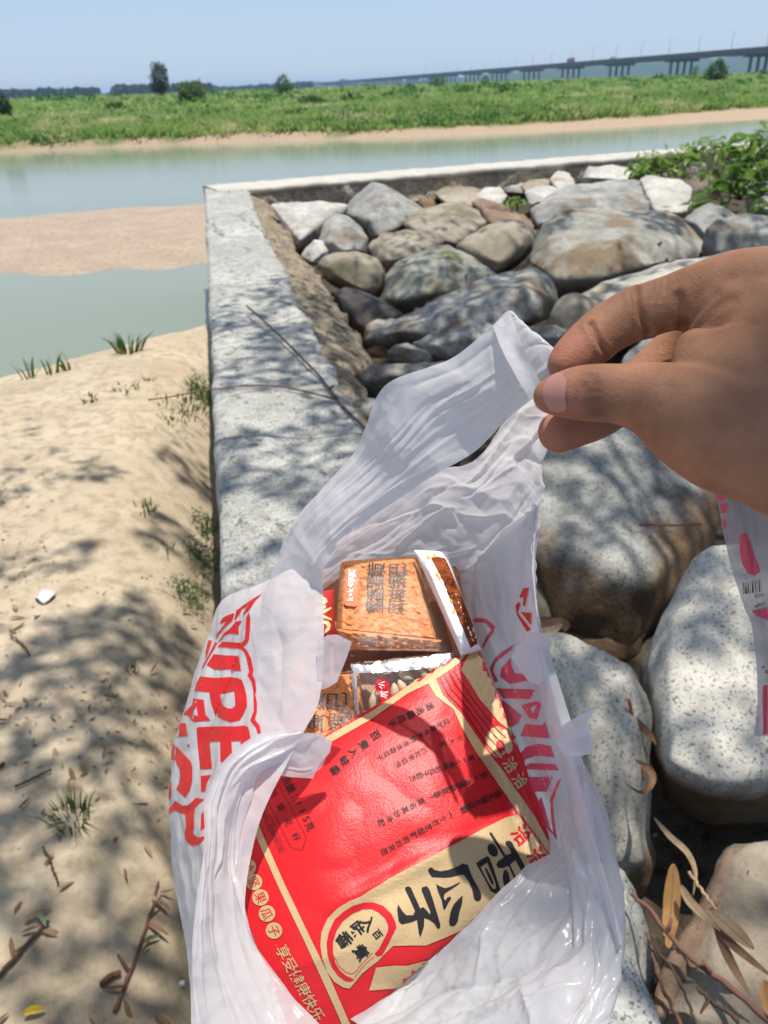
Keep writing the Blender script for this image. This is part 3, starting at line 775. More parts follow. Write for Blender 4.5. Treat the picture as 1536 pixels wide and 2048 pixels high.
def rock(label, mat, outline, zt=0.62, zb=0.34, front=None, thick=0.42, back=0.5, rough=1.0, sm=1, facet=.35, group='boulders piled behind the wall', name='boulder', res=30, grow=1.035):
    gx = sum(p[0] for p in outline) / len(outline); gy = sum(p[1] for p in outline) / len(outline)
    outline = [(gx + (x - gx) * grow, gy + (y - gy) * grow) for x, y in outline]
    ys = [p[1] for p in outline]; y0, y1 = min(ys), max(ys)
    xs = [p[0] for p in outline]; cx = sum(xs) / len(xs); cy = sum(ys) / len(ys)
    d0, d1 = dep(cx, y0, zt), dep(cx, y1, zb)
    D = lambda y: d0 + (d1 - d0) * (y - y0) / (y1 - y0)
    dm = (d0 + d1) / 2
    size = sqrt((max(xs) - min(xs)) * (y1 - y0)) / FPX * dm
    UC = lambda y: .26 * size * max(0, (y - cy) / (y1 - cy)) ** 1.5       # undercut: the lower rim lies further back than the face above it
    pts = [P(x, y, D(y) + UC(y)) for x, y in outline]
    if front is None:
        if facet:      # a few corners only, so that broken flat faces span between them
            rr = random.Random(int(cx * 7 + cy))
            for k in range(5):
                x, y = outline[int((k + rr.random() * .6) * len(outline) / 5) % len(outline)]
                s = rr.uniform(.42, .74); x = cx + (x - cx) * s; y = cy + (y - cy) * s + (y1 - y0) * .05
                pts.append(P(x, y, D(y) - rr.uniform(.6, 1.0) * thick * size))
        else:
            for a in (0.5, 0.95):
                s, h = cos(a), sin(a)
                pts += [P(cx + (x - cx) * s, cy + (y - cy) * s, D(cy + (y - cy) * s) - h * thick * size) for x, y in outline]
    else:
        pts += [P(x, y, D(y) - q * size) for x, y, q in front]
    for a in (0.5, 1.0):
        s, h = cos(a), sin(a)
        for x, y in outline:
            p = P(cx + (x - cx) * s, cy + (y - cy) * s, D(cy + (y - cy) * s)) + Vector((0, .8, -.6)).normalized() * (h * back * size)
            pts.append(p)
    bm = bmesh.new()
    for p in pts: bm.verts.new(p)
    r = bmesh.ops.convex_hull(bm, input=bm.verts)
    bmesh.ops.delete(bm, geom=list({g for g in r['geom_interior'] + r['geom_unused'] if isinstance(g, bmesh.types.BMVert)}), context='VERTS')
    ext = max((a.co - b.co).length for a in list(bm.verts)[::3] for b in list(bm.verts)[::3])
    L = ext / res
    for it in range(7):
        es = [e for e in bm.edges if e.calc_length() > L * 1.35]
        if not es: break
        bmesh.ops.subdivide_edges(bm, edges=es, cuts=1)
        bmesh.ops.triangulate(bm, faces=[f for f in bm.faces if len(f.verts) > 3])
    c0 = sum((v.co for v in bm.verts), Vector()) / len(bm.verts)
    for k in range(sm): bmesh.ops.smooth_vert(bm, verts=bm.verts, factor=0.5, use_axis_x=True, use_axis_y=True, use_axis_z=True)
    bm.normal_update()
    f = 1.0 / size
    for v in bm.verts:
        p = v.co
        h = 0.030 * noise.noise(p * (1.7 * f)) + 0.018 * noise.noise(p * (4.1 * f)) + 0.010 * noise.noise(p * (9.7 * f)) + 0.012 * (abs(noise.noise(p * (6 * f) + Vector((9, 2, 1)))) - .2)
        h *= rough
        if facet:
            q = p * (2.1 * f) + noise.noise_vector(p * (2.5 * f)) * .25
            h += facet * .085 * (noise.voronoi(q)[0][0] - .45) + facet * .028 * (noise.voronoi(q * 2.7)[0][0] - .4)
        v.co = p + v.normal * (h * size)
    org = G(cx, y1, zb)
    me = bm_mesh(bm)
    me.transform(Matrix.Translation(-c0))
    o = link(name, me, RM[mat])
    o.location = c0
    # texture coordinates differ from rock to rock because every mesh keeps its own local origin offset
    me.transform(Matrix.Translation(c0)); o.location = (0, 0, 0)
    return tag(o, label, 'boulder' if name == 'boulder' else name, group)

# ---- back row to front
rock('white slab lying behind the blue grey slab near the vines', 'pale', [(1166, 355), (1178, 332), (1225, 330), (1272, 338), (1294, 352), (1268, 366), (1178, 368)], .60, .42, back=.6)
rock('pale arched stone left of the white slab', 'pale', [(1100, 358), (1116, 338), (1139, 348), (1152, 367), (1140, 384), (1112, 384)], .52, .34)
rock('small light stone under the far wall behind the arched one', 'tan', [(1040, 372), (1056, 352), (1090, 350), (1108, 366), (1096, 386), (1052, 388)], .45, .3, sm=3, facet=0)
rock('flat pale stone left end of the blue grey slab', 'pale', [(1050, 384), (1068, 374), (1103, 372), (1126, 383), (1100, 402), (1060, 408)], .46, .32)
rock('grey stone with a light top under the middle of the far wall', 'grey', [(995, 366), (1012, 350), (1042, 348), (1062, 362), (1058, 386), (1010, 388)], .46, .3)
rock('cream stone in the row under the far wall', 'pale', [(920, 372), (938, 352), (972, 348), (986, 364), (976, 384), (935, 388)], .45, .3)
rock('orange tan flat stone behind the grey brown cobble', 'tan', [(868, 386), (890, 372), (940, 372), (985, 384), (1000, 400), (960, 414), (895, 412)], .42, .3, sm=3, facet=0)
rock('pale rounded stone right of the orange tan one', 'pale', [(950, 392), (972, 374), (1000, 374), (1014, 392), (1002, 412), (962, 414)], .44, .3)
rock('dark brown hollow stone right of the steep grey block', 'brown', [(838, 392), (848, 368), (872, 362), (886, 380), (876, 410), (850, 420)], .40, .25)
rock('cream stone right behind the top of the steep grey block', 'tan', [(775, 372), (800, 360), (838, 362), (848, 384), (838, 404), (800, 404)], .42, .3, sm=3, facet=0)
rock('brown stone in the corner of the two walls', 'brown', [(630, 388), (648, 376), (676, 378), (684, 398), (668, 410), (638, 410)], .40, .28)
rock('tan stone in the corner beside the wall end', 'tan', [(560, 400), (578, 386), (625, 384), (640, 398), (625, 412), (575, 414)], .36, .26, sm=3, facet=0)
rock('white topped block behind the blue grey slab beside the vines', 'pale', [(1282, 358), (1296, 350), (1366, 361), (1383, 376), (1384, 416), (1366, 430), (1327, 426), (1300, 410)], .64, .42, front=[(1310, 372, .32), (1366, 376, .28), (1312, 422, .25), (1360, 426, .22)], back=.6)
rock('long blue grey slab on top of the big mottled boulder', 'grey', [(1066, 420), (1100, 390), (1155, 368), (1215, 362), (1268, 361), (1306, 374), (1327, 420), (1200, 424), (1110, 438), (1078, 446)], .60, .40, front=[(1110, 412, .3), (1180, 398, .34), (1262, 396, .30), (1300, 404, .2)], back=.6)
rock('steep grey block with a sunlit slanting edge', 'grey', [(744, 366), (716, 386), (697, 404), (688, 424), (712, 455), (742, 482), (800, 462), (851, 428), (852, 420), (800, 388), (768, 371)], .72, .28, front=[(752, 384, .34), (790, 402, .36), (835, 426, .12), (742, 440, .42), (755, 474, .2)], back=.7, sm=1, rough=.6)
rock('white rock against the mortar near the wall end', 'pale', [(543, 410), (562, 405), (603, 407), (646, 405), (692, 412), (676, 432), (650, 462), (615, 494), (592, 500), (580, 470), (576, 446)], .60, .28, front=[(600, 424, .30), (655, 424, .28), (600, 440, .32), (600, 480, .18), (640, 446, .28)], back=.6)
rock('bluish pointed rock below the steep grey block', 'grey', [(671, 429), (650, 447), (637, 486), (648, 512), (690, 514), (736, 508), (734, 476), (716, 450), (695, 432)], .56, .26, back=.6)
rock('small white rock left of the bluish pointed rock', 'pale', [(628, 480), (612, 496), (602, 512), (620, 530), (652, 524), (656, 500), (645, 484)], .44, .26)
rock('brown red rock behind the olive cobble', 'brown', [(945, 404), (965, 398), (1006, 410), (1049, 430), (1074, 455), (1060, 462), (1020, 458), (970, 450)], .52, .32)
rock('broad grey tan cobble left of the brown red rock', 'tan', [(808, 450), (818, 432), (850, 416), (888, 408), (923, 402), (955, 420), (972, 444), (950, 470), (916, 494), (880, 486), (840, 474)], .56, .28, sm=3, facet=0)
rock('tan cracked rock under the broad cobble', 'tan', [(738, 494), (763, 468), (814, 462), (869, 466), (886, 484), (866, 510), (814, 540), (772, 546), (750, 524)], .46, .2, front=[(765, 484, .3), (820, 478, .34), (868, 482, .2), (780, 520, .3), (820, 512, .3)], rough=1.5)
rock('smooth olive cobble left of the big mottled boulder', 'tan', [(912, 494), (938, 470), (975, 450), (1010, 440), (1047, 445), (1071, 463), (1073, 488), (1047, 520), (997, 549), (958, 533), (926, 512)], .60, .24, rough=.5, sm=3, facet=0)
rock('rounded pale cobble above the dark stone', 'tan', [(636, 529), (646, 514), (666, 506), (712, 502), (755, 518), (772, 549), (766, 582), (752, 604), (724, 590), (685, 574), (652, 556)], .54, .2, rough=.5, sm=3, facet=0)
rock('dark blue grey rock behind the pale block at the right edge', 'grey', [(1370, 440), (1390, 420), (1418, 410), (1448, 418), (1474, 432), (1460, 470), (1420, 492), (1394, 480)], .66, .4)
rock('grey block with a flat light top at the right edge', 'grey', [(1409, 490), (1416, 460), (1436, 438), (1483, 430), (1580, 432), (1600, 500), (1540, 520), (1455, 520), (1414, 512)], .72, .42, front=[(1424, 466, .14), (1462, 464, .25), (1560, 470, .3), (1440, 512, .2), (1560, 512, .24)])
rock('small grey stone under the vines at the right edge', 'pale', [(1496, 396), (1520, 362), (1570, 352), (1600, 400), (1570, 424), (1502, 424)], .66, .48)
rock('greenish grey rock in the middle of the pile', 'moss', [(773, 549), (795, 528), (822, 512), (858, 498), (896, 487), (938, 508), (992, 553), (975, 580), (920, 600), (869, 612), (820, 634), (788, 624), (774, 596)], .58, .2, front=[(830, 536, .3), (896, 512, .3), (930, 548, .3), (850, 590, .36), (800, 600, .2)])
rock('largest mottled boulder in the back right of the pile', 'big', [(1058, 520), (1072, 480), (1090, 449), (1122, 430), (1209, 418), (1284, 418), (1345, 432), (1387, 461), (1409, 488), (1407, 514), (1366, 530), (1288, 552), (1229, 568), (1163, 588), (1114, 600), (1090, 566)], .70, .24, front=[(1100, 478, .22), (1160, 486, .36), (1250, 478, .42), (1330, 476, .34), (1386, 496, .14), (1120, 560, .22), (1200, 556, .28), (1300, 530, .24)], back=.5)
rock('long slanting blue grey slab crossing the middle of the pile', 'near', [(727, 678), (745, 660), (814, 634), (908, 584), (978, 553), (1012, 540), (1065, 534), (1094, 551), (1110, 580), (1115, 606), (1092, 637), (1045, 652), (983, 650), (930, 656), (880, 676), (830, 700), (755, 706), (735, 694)], .58, .22, front=[(800, 660, .2), (900, 622, .28), (985, 590, .34), (1050, 580, .34), (1090, 600, .2), (1050, 640, .24), (960, 634, .26), (860, 670, .2)], back=.45)
rock('pale rock slab behind the hand', 'white', [(1157, 594), (1200, 568), (1272, 545), (1366, 524), (1436, 513), (1540, 518), (1600, 560), (1580, 660), (1400, 700), (1270, 690), (1195, 645)], .66, .26, back=.5)
rock('smooth round grey cobble left of the hand', 'tan', [(1102, 630), (1112, 606), (1128, 592), (1150, 585), (1185, 598), (1228, 612), (1240, 650), (1200, 700), (1150, 712), (1112, 690), (1104, 660)], .56, .22, rough=.4, sm=3, facet=0)
rock('low bluish rock under the slanting slab', 'near', [(828, 686), (861, 670), (908, 642), (962, 638), (1002, 655), (1016, 692), (985, 726), (930, 736), (866, 726), (838, 708)], .48, .22, front=[(870, 690, .3), (930, 672, .34), (985, 684, .3), (900, 716, .3), (965, 716, .28)])
rock('square bluish rock between the bag and the round cobble', 'near', [(1038, 668), (1050, 655), (1108, 651), (1133, 662), (1136, 700), (1120, 730), (1060, 735), (1040, 710)], .50, .22, front=[(1056, 676, .3), (1118, 676, .3), (1060, 722, .25), (1115, 722, .25)])
rock('small white stone left of the low bluish rock', 'pale', [(776, 704), (788, 692), (816, 686), (853, 703), (868, 722), (838, 732), (787, 734)], .42, .24)
rock('grey stone with a dark hollow below the small white stone', 'near', [(698, 770), (713, 746), (750, 733), (820, 728), (910, 722), (940, 750), (880, 800), (780, 822), (730, 812), (710, 795)], .50, .2, front=[(735, 764, .2), (800, 752, .3), (890, 744, .3), (800, 780, .05), (850, 790, .05)])
rock('grey stone touching the wall below the twig', 'near', [(700, 806), (730, 798), (800, 800), (900, 800), (940, 860), (900, 960), (800, 960), (740, 880)], .52, .2)
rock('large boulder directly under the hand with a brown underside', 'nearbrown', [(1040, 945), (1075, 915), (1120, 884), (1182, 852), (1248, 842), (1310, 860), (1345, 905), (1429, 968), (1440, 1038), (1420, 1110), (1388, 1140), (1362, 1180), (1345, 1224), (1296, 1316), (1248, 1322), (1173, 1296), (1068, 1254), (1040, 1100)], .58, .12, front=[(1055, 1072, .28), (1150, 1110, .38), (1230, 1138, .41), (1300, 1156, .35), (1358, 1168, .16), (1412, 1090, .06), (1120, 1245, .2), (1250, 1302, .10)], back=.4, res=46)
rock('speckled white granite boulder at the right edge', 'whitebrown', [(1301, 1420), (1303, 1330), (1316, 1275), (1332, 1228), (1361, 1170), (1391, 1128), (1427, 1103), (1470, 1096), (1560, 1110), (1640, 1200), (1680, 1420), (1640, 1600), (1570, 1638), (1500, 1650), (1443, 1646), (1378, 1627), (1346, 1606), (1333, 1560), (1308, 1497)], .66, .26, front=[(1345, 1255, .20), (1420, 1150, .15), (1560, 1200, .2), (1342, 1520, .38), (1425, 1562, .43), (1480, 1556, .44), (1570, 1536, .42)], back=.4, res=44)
rock('grey and cream boulder between the bag and the white granite', 'white', [(1080, 1290), (1098, 1272), (1130, 1274), (1176, 1293), (1218, 1315), (1262, 1338), (1272, 1383), (1295, 1430), (1276, 1510), (1296, 1590), (1308, 1660), (1311, 1725), (1285, 1784), (1262, 1802), (1200, 1800), (1130, 1640), (1085, 1450)], .60, .22, front=[(1130, 1330, .16), (1250, 1370, .12), (1175, 1480, .30), (1255, 1480, .21), (1245, 1640, .26), (1282, 1715, .14), (1200, 1720, .3)], back=.35, res=44)
rock('dark shaded rock beside the bag at the bottom', 'near', [(1160, 1740), (1217, 1738), (1246, 1752), (1266, 1784), (1280, 1830), (1298, 1863), (1298, 1912), (1292, 1957), (1324, 2006), (1340, 2070), (1240, 2130), (1130, 2080)], .52, .30, front=[(1220, 1790, .2), (1250, 1840, .25), (1262, 1910, .25), (1240, 1970, .32), (1280, 2030, .25), (1180, 2000, .3)], back=.4, res=40)
rock('flat sandy slab in the bottom right corner', 'tan', [(1488, 1699), (1560, 1688), (1640, 1700), (1660, 1900), (1640, 2120), (1400, 2140), (1335, 2080), (1326, 2012), (1348, 1985), (1381, 1930), (1422, 1846), (1455, 1780)], .48, .42, facet=.3, front=[(1500, 1740, .06), (1580, 1750, .08), (1440, 1900, .06), (1560, 1920, .1), (1380, 2030, .05), (1520, 2060, .1)], back=.35, res=40)
rock('brown strip added for the shaded left side of the sandy slab', 'brown', [(1306, 2010), (1316, 1985), (1350, 1895), (1405, 1800), (1462, 1702), (1492, 1694), (1470, 1760), (1432, 1840), (1392, 1920), (1352, 1995), (1338, 2060), (1312, 2060)], .475, .43, front=[(1420, 1800, .04), (1360, 1930, .04)], thick=.1, back=.15, facet=0, name='slab_side', group='')  # separate strip for the slab's side face, its shade put into the brown
# the dark smooth stone wedged beside the mortar
rock('dark smooth stone wedged beside the mortar strip', 'dark', [(668, 585), (690, 575), (722, 580), (765, 600), (808, 630), (790, 654), (760, 668), (732, 678), (704, 660), (684, 630)], .44, .16, rough=.3, sm=3, facet=0)
# boulders the hand hides, so that the pile goes on behind it
for k, (x, y, w, h, m) in enumerate(((1330, 740, 190, 130, 'near'), (1500, 760, 200, 150, 'grey'), (1470, 900, 150, 110, 'pale'), (1660, 560, 190, 120, 'grey'), (1700, 800, 240, 190, 'near'), (1650, 1000, 190, 150, 'tan'))):
    rr = random.Random(k + 40)
    rock('boulder lying in the pile out of sight behind the hand', m, [(x + cos(a) * w / 2 * rr.uniform(.85, 1.1), y + sin(a) * h / 2 * rr.uniform(.85, 1.1)) for a in np.linspace(0, 2 * pi, 9, endpoint=False)], .42, .16, group='boulders hidden behind the hand')
# loose fill between the boulders
R = np.random.default_rng(5); fill = []
for k in range(46):
    s = R.uniform(-.2, W_LEN - .4); x = R.uniform(.72, 5.2)
    c = W_L0 + w_dir * s + w_nrm * x
    if c.y > (FW_A + f_dir * ((c - FW_A).dot(f_dir))).y - .5: continue
    r = R.uniform(.10, .20)
    bm = bmesh.new(); bmesh.ops.create_icosphere(bm, subdivisions=3, radius=1)
    sc = Vector((R.uniform(.8, 1.5), R.uniform(.7, 1.2), R.uniform(.5, .8))) * r
    rot = Matrix.Rotation(R.uniform(0, 6), 3, 'Z')
    for v in bm.verts:
        q = v.co * (1 + .22 * noise.noise(v.co * 1.4 + Vector((k, 0, 0))) + .08 * noise.noise(v.co * 4 + Vector((k, 5, 0))))
        v.co = rot @ Vector((q.x * sc.x, q.y * sc.y, q.z * sc.z)) + Vector((c.x, c.y, .13 + r * .3))
    pp = proj(Vector((c.x, c.y, .2)))
    if not (380 < pp[0] < 1560 and 340 < pp[1] < 2060): bm.free(); continue
    fill.append((tag(link('boulder', bm_mesh(bm), RM[['grey', 'tan', 'pale', 'brown'][k % 4]]), 'small rubble stone lying low in a gap between the big boulders', 'boulder', 'small rubble stones between the boulders'), pp[:2], ['grey', 'tan', 'pale', 'brown'][k % 4]))

label_by_landmark(fill, {'white granite boulder': (1440, 1350), 'boulder under the hand': (1250, 1050), 'dark smooth stone': (735, 625), 'slanting blue grey slab': (940, 610), 'mottled boulder': (1230, 500), 'steep grey block': (770, 420), 'olive cobble': (990, 495), 'corner of the two walls': (560, 400), 'vines': (1440, 350), 'round cobble by the hand': (1160, 640), 'sandy corner slab': (1480, 1850)}, 'small {look} rubble stone, {rank} such stone to the {mark}')
# ================================================================== PLANTS, TWIGS, LITTER
def leaf_mesh(L, W, fold=.25, curl=.2, n=6):
    V = []; Fc = []
    for i in range(n + 1):
        s = i / n; w = W * sin(pi * min(1, s * .96 + .02)) ** .8 * (1.15 - .45 * s)
        z = -curl * L * s * s
        V += [(-w / 2, s * L, z + fold * w * .5), (0, s * L, z), (w / 2, s * L, z + fold * w * .5)]
    for i in range(n):
        a = i * 3; Fc += [(a, a + 1, a + 4, a + 3), (a + 1, a + 2, a + 5, a + 4)]
    return mesh_np(V, Fc)
def place(o, parent, p, direction, roll=0.0, scale=1.0, up=Vector((0, 0, 1))):
    d = Vector(direction).normalized(); x = d.cross(up)
    if x.length < 1e-3: x = Vector((1, 0, 0))
    x.normalize(); z = x.cross(d)
    M = Matrix((x, d, z)).transposed() @ Matrix.Rotation(roll, 3, 'Y')
    o.matrix_parent_inverse = Matrix.Identity(4)
    o.parent = parent
    o.matrix_basis = Matrix.Translation(Vector(p) - (parent.location if parent else Vector())) @ M.to_4x4() @ Matrix.Scale(scale, 4)
M_LEAFG = mat_leaf('broad green leaves', (0.065, 0.150, 0.020), (0.150, 0.270, 0.045), None, 3.0, .4, .35)
M_LEAFY = mat_leaf('young green leaves', (0.10, 0.20, 0.020), (0.20, 0.32, 0.050), None, 3.0, .4, .4)
M_STEM = plain('plant stem', (.16, .12, .07), .8, .2, .2, 20)
LM = [leaf_mesh(1, .46, .25, .25), leaf_mesh(1, .40, .35, .45), leaf_mesh(1, .52, .15, .1)]
for i, m in enumerate(LM): m.materials.append(M_LEAFY if i == 1 else M_LEAFG)
LY = [leaf_mesh(1, .42, .3, .3), leaf_mesh(1, .36, .4, .5)]
for m in LY: m.materials.append(M_LEAFY)
def leafy(name, label, cat, base_px, spots, meshes, size, seed, zb, drop=0):
    """spots: px, py, radius px, count, depth"""
    r = np.random.default_rng(seed)
    base = G(*base_px, zb)
    t = empty(name, base, label, cat)
    mb = MB()
    n = 0
    for (px, py, rad, cnt, dz) in spots:
        py += drop
        d0 = proj(base)[2] + dz
        c = P(px, py, d0)
        mid = base.lerp(c, .5) + Vector((0, 0, .06))
        mb.tube([tuple(q) for q in catmull(np.array([base[:], mid[:], c[:]]), 7)], [.008, .007, .006, .006, .005, .004, .003], 5)
        for k in range(cnt):
            a = r.uniform(0, 2 * pi); q = sqrt(r.random()) * rad
            p = P(px + cos(a) * q, py + sin(a) * q * .75, d0 + r.uniform(-.22, .22))
            dr = Vector((r.normal(), r.normal() - .35, r.normal() * .5 + .15))
            o = bpy.data.objects.new('leaf', meshes[k % len(meshes)]); COL.objects.link(o)
            place(o, t, p, dr, r.uniform(-.7, .7), size * r.uniform(.65, 1.3))
            mb.tube([c, c.lerp(p, .6) + Vector((0, 0, .01)), p], [.003, .002, .002], 4)
            n += 1
    k = mb.build('stem', M_STEM, t); k.matrix_parent_inverse = Matrix.Translation(-base)
    for m in meshes: m.polygons.foreach_set('use_smooth', np.ones(len(m.polygons), dtype=bool))
leafy('creeping_plant', 'low yellow green creeper spreading over the far wall at the top right', 'plant', (1330, 372), [(1275, 342, 26, 36, .1), (1310, 330, 34, 60, .1), (1352, 318, 34, 60, .1), (1392, 304, 30, 50, .1), (1300, 345, 26, 30, 0), (1345, 342, 26, 30, 0), (1430, 296, 34, 34, .1)], LY, .12, 3, .5)
leafy('leafy_shrub', 'bushy plant with broad glossy green leaves at the right edge by the boulders', 'shrub', (1480, 400), [(1450, 305, 34, 26, -.2), (1495, 288, 40, 36, -.2), (1535, 268, 40, 40, -.1), (1520, 325, 42, 40, -.4), (1465, 340, 38, 32, -.4), (1430, 372, 26, 20, -.4), (1500, 365, 36, 26, -.5), (1402, 398, 22, 14, -.4), (1442, 405, 22, 13, -.5), (1560, 300, 40, 24, -.2), (1520, 408, 24, 13, -.7), (1420, 335, 26, 14, -.3)], LM, .15, 4, .5, 14)
leafy('sprout', 'small bright green sprout between the boulders in front of the far wall', 'plant', (1034, 424), [(1024, 402, 13, 10, 0), (1044, 404, 14, 11, 0), (1034, 412, 15, 10, 0)], LY, .085, 5, .42)

# ---- weeds on the sand
M_WEED = mat_leaf('weed blades', (0.035, 0.085, 0.014), (0.095, 0.180, 0.030), (0.22, .19, .08), 2.0, .35, .5)
def weed(px, py, h, w, n, label, spread=.07, thin=.006, z=None, seed=0, name='weed', mat=None, bush=0):
    z = 0.0 if z is None else z
    b = sand_px(px, py); b.z -= .01
    t = empty(name, b, label, 'weed')
    global RNG
    v, f = blades(np.array([[0, 0, 0.0]]), np.array([h]), np.array([thin]), n, np.array([spread]), .9)
    o = link('blades', mesh_np(v, f), mat or M_WEED, t, smooth=False); o.matrix_parent_inverse = Matrix.Identity(4); o['kind'] = 'stuff'
    if bush:
        m = crown([(0, 0, h * .45, spread, spread, h * .5), (spread * .4, -spread * .5, h * .3, spread * .7, spread * .7, h * .35), (-spread * .4, spread * .6, h * .6, spread * .6, spread * .7, h * .5), (0, 0, h * .9, spread * .3, spread * .3, h * .35)], bush, .0105, int(px), .3)
        o = link('foliage', m, mat or M_WEED, t, smooth=False); o.matrix_parent_inverse = Matrix.Identity(4); o['kind'] = 'stuff'
    # small pinnate shoots
    mb = MB()
    for k in range(max(2, n // 14)):
        a = RNG.uniform(0, 2 * pi); q = Vector((cos(a), sin(a), 0)) * spread * RNG.uniform(.2, 1.1); tip = q * 1.6 + Vector((0, 0, h * RNG.uniform(.7, 1.1)))
        mb.tube([q * .4, q.lerp(tip, .5), tip], [.002, .0016, .001], 4)
    s = mb.build('stem', M_STEM, t); s.matrix_parent_inverse = Matrix.Identity(4)
    return t
weed(256, 704, .16, 0, 46, 'bright green tuft standing alone on the water edge of the sand', .09, .016)
weed(60, 756, .16, 0, 8, 'thin green reeds at the far left of the shoreline', .05, .02)
weed(104, 748, .15, 0, 6, 'pair of thin reeds second from the left on the shoreline', .05, .02)
weed(140, 738, .14, 0, 7, 'thin reeds on the shoreline halfway to the bright tuft', .05, .02)
weed(408, 792, .16, 0, 60, 'dense green weed against the wall where its shadow begins', .10, .010, bush=420)
weed(330, 826, .06, 0, 110, 'flat spreading patch of pale green grass left of the dense wall weed', .28, .010)
weed(375, 815, .09, 0, 60, 'low pale grass between the flat patch and the wall weed', .20, .010)
weed(175, 800, .05, 0, 14, 'tiny green sprig in the middle of the bright sand', .06, .012)
weed(250, 778, .05, 0, 22, 'small low green sprig right of the tiny one on bright sand', .09, .012)
weed(300, 760, .05, 0, 12, 'small sprig nearest the wall on the bright sand', .05, .012)
weed(285, 1020, .05, 0, 46, 'dull green weed at the edge of the tree shade on the sand', .07, .007)
weed(408, 1065, .12, 0, 30, 'tall weed in the wall shadow, upper one of the three', .06, .005, bush=260)
weed(398, 1130, .10, 0, 30, 'bushy weed in the wall shadow, middle one of the three', .11, .004, bush=520)
weed(372, 1200, .08, 0, 70, 'leafy weed beside the bag corner in the wall shadow', .09, .004, bush=320)
weed(260, 1345, .03, 0, 16, 'tiny green weed among dry leaves on the shaded sand', .03, .006)
weed(142, 1640, .075, 0, 70, 'spiky dark green weed tuft on the sand at lower left', .045, .0045)
weed(330, 1100, .05, 0, 22, 'small weed left of the bushy wall shadow weed', .05, .006)

# ---- twigs
M_TWIG = plain('dry twig', (0.085, 0.055, 0.04), .85, .15, .3, 60)
M_TWIGR = plain('reddish twig', (0.16, 0.075, 0.055), .8, .2, .25, 60)
def twig(label, path, r0, r1, mat, side=(), group=None, lift=0.006):
    """path: list of world points"""
    pts = [Vector(p) for p in catmull(np.array([q[:] for q in path]), 26)]
    for i, p in enumerate(pts): p += Vector((.003 * noise.noise(Vector((i * .5, 1, r0 * 900))), .003 * noise.noise(Vector((i * .5, 7, r0 * 900))), .002 * noise.noise(Vector((i * .5, 4, 0)))))
    n = len(pts)
    rad = [(r0 + (r1 - r0) * i / (n - 1)) * (1.18 if i % 6 == 0 else 1) for i in range(n)]
    mb = MB(); mb.tube(pts, rad, 7)
    for (f, dx, dy, dz, L) in side:
        p = pts[int(f * (n - 1))]; e = p + Vector((dx, dy, dz)).normalized() * L
        mb.tube([p, p.lerp(e, .5) + Vector((0, 0, L * .06)), e], [r1 * .9, r1 * .7, r1 * .4], 5)
    return tag(mb.build('twig', mat, None, True), label, 'twig', group)
W = lambda x, y, dz=.012: G(x, y, Z_WALL + dz)
twig('long bare grey twig lying across the wall, running under the bag handle', [W(494, 612, .05), W(560, 672, .03), W(630, 742, .016), W(672, 795, .012), W(712, 838, .012), W(745, 872, .012), W(800, 940, .012)], .0040, .0060, M_TWIG, [(.45, .1, .1, .02, .03)])
twig('thin reddish twig reaching from the wall out over the sand', [W(296, 800, .06), W(350, 792, .06), W(430, 778, .04), W(500, 771, .025), W(560, 773, .018), W(620, 785, .014), W(668, 798, .012)], .0024, .0038, M_TWIGR)
S = lambda x, y, z=.52: G(x, y, z)
twig('dark twig lying from the black gap down to the bottom right corner', [S(1262, 1786, .56), S(1300, 1822, .55), S(1360, 1895, .545), S(1420, 1945, .54), S(1490, 2000, .54), S(1560, 2065, .54)], .0030, .0044, M_TWIGR, [(.35, .02, .03, .03, .02), (.6, -.02, .02, .03, .02)])
twig('thin brown twig left of the dark corner twig', [S(1296, 1866, .54), S(1318, 1958, .53), S(1352, 2030, .53), S(1380, 2075, .53)], .0020, .0030, M_TWIGR)
twig('thin twig crossing between the two longer corner twigs', [S(1300, 1880, .55), S(1345, 1940, .54), S(1378, 2010, .54), S(1400, 2060, .54)], .0015, .0022, M_TWIG)
twig('short forked twig lying on the sandy slab', [S(1395, 1975, .525), S(1420, 2000, .525), S(1450, 2020, .525), S(1480, 2045, .525)], .0026, .0034, M_TWIG, [(.35, -.03, -.03, .01, .03)])
twig('pale bent stalk rising beside the long ochre leaf', [S(1378, 1744, .58), S(1400, 1775, .575), S(1422, 1806, .57), S(1440, 1832, .56)], .0024, .0020, plain('pale stalk', (.42, .27, .15), .8, .2, .2, 50))
twig('orange stem standing in the black gap by the white granite', [S(1258, 1400, .55), S(1266, 1440, .5), S(1276, 1500, .45), S(1290, 1560, .42)], .0034, .0024, plain('orange stem', (.34, .13, .06), .8, .2, .2, 50))
twig('short stick lying on the boulder under the hand', [P(1278, 1050, 1.66), P(1320, 1050, 1.655), P(1365, 1050, 1.65), P(1405, 1048, 1.645)], .0030, .0024, M_TWIGR)
g = lambda x, y, dz=.012: sand_px(x, y) + Vector((0, 0, dz))
twig('long brown twig with clinging dry leaves beside the bag on the sand', [g(318, 1770), g(308, 1815), g(296, 1850), g(280, 1905), g(262, 1950), g(246, 1990), g(232, 2030)], .0030, .0048, M_TWIGR, [(.3, .1, .2, .05, .05), (.7, -.1, .1, .05, .05)])
twig('dark stick at the left of the leaf pile in the bottom left corner', [g(0, 1960), g(30, 1925), g(60, 1890), g(100, 1850)], .0052, .0040, M_TWIG)
twig('short thick stick at the left edge of the sand', [g(-6, 1542), g(4, 1538), g(10, 1533)], .006, .005, M_TWIG)
twig('faint thin stick lying slanted on the shaded sand', [g(32, 1580), g(70, 1562), g(105, 1545)], .0035, .003, M_TWIG)
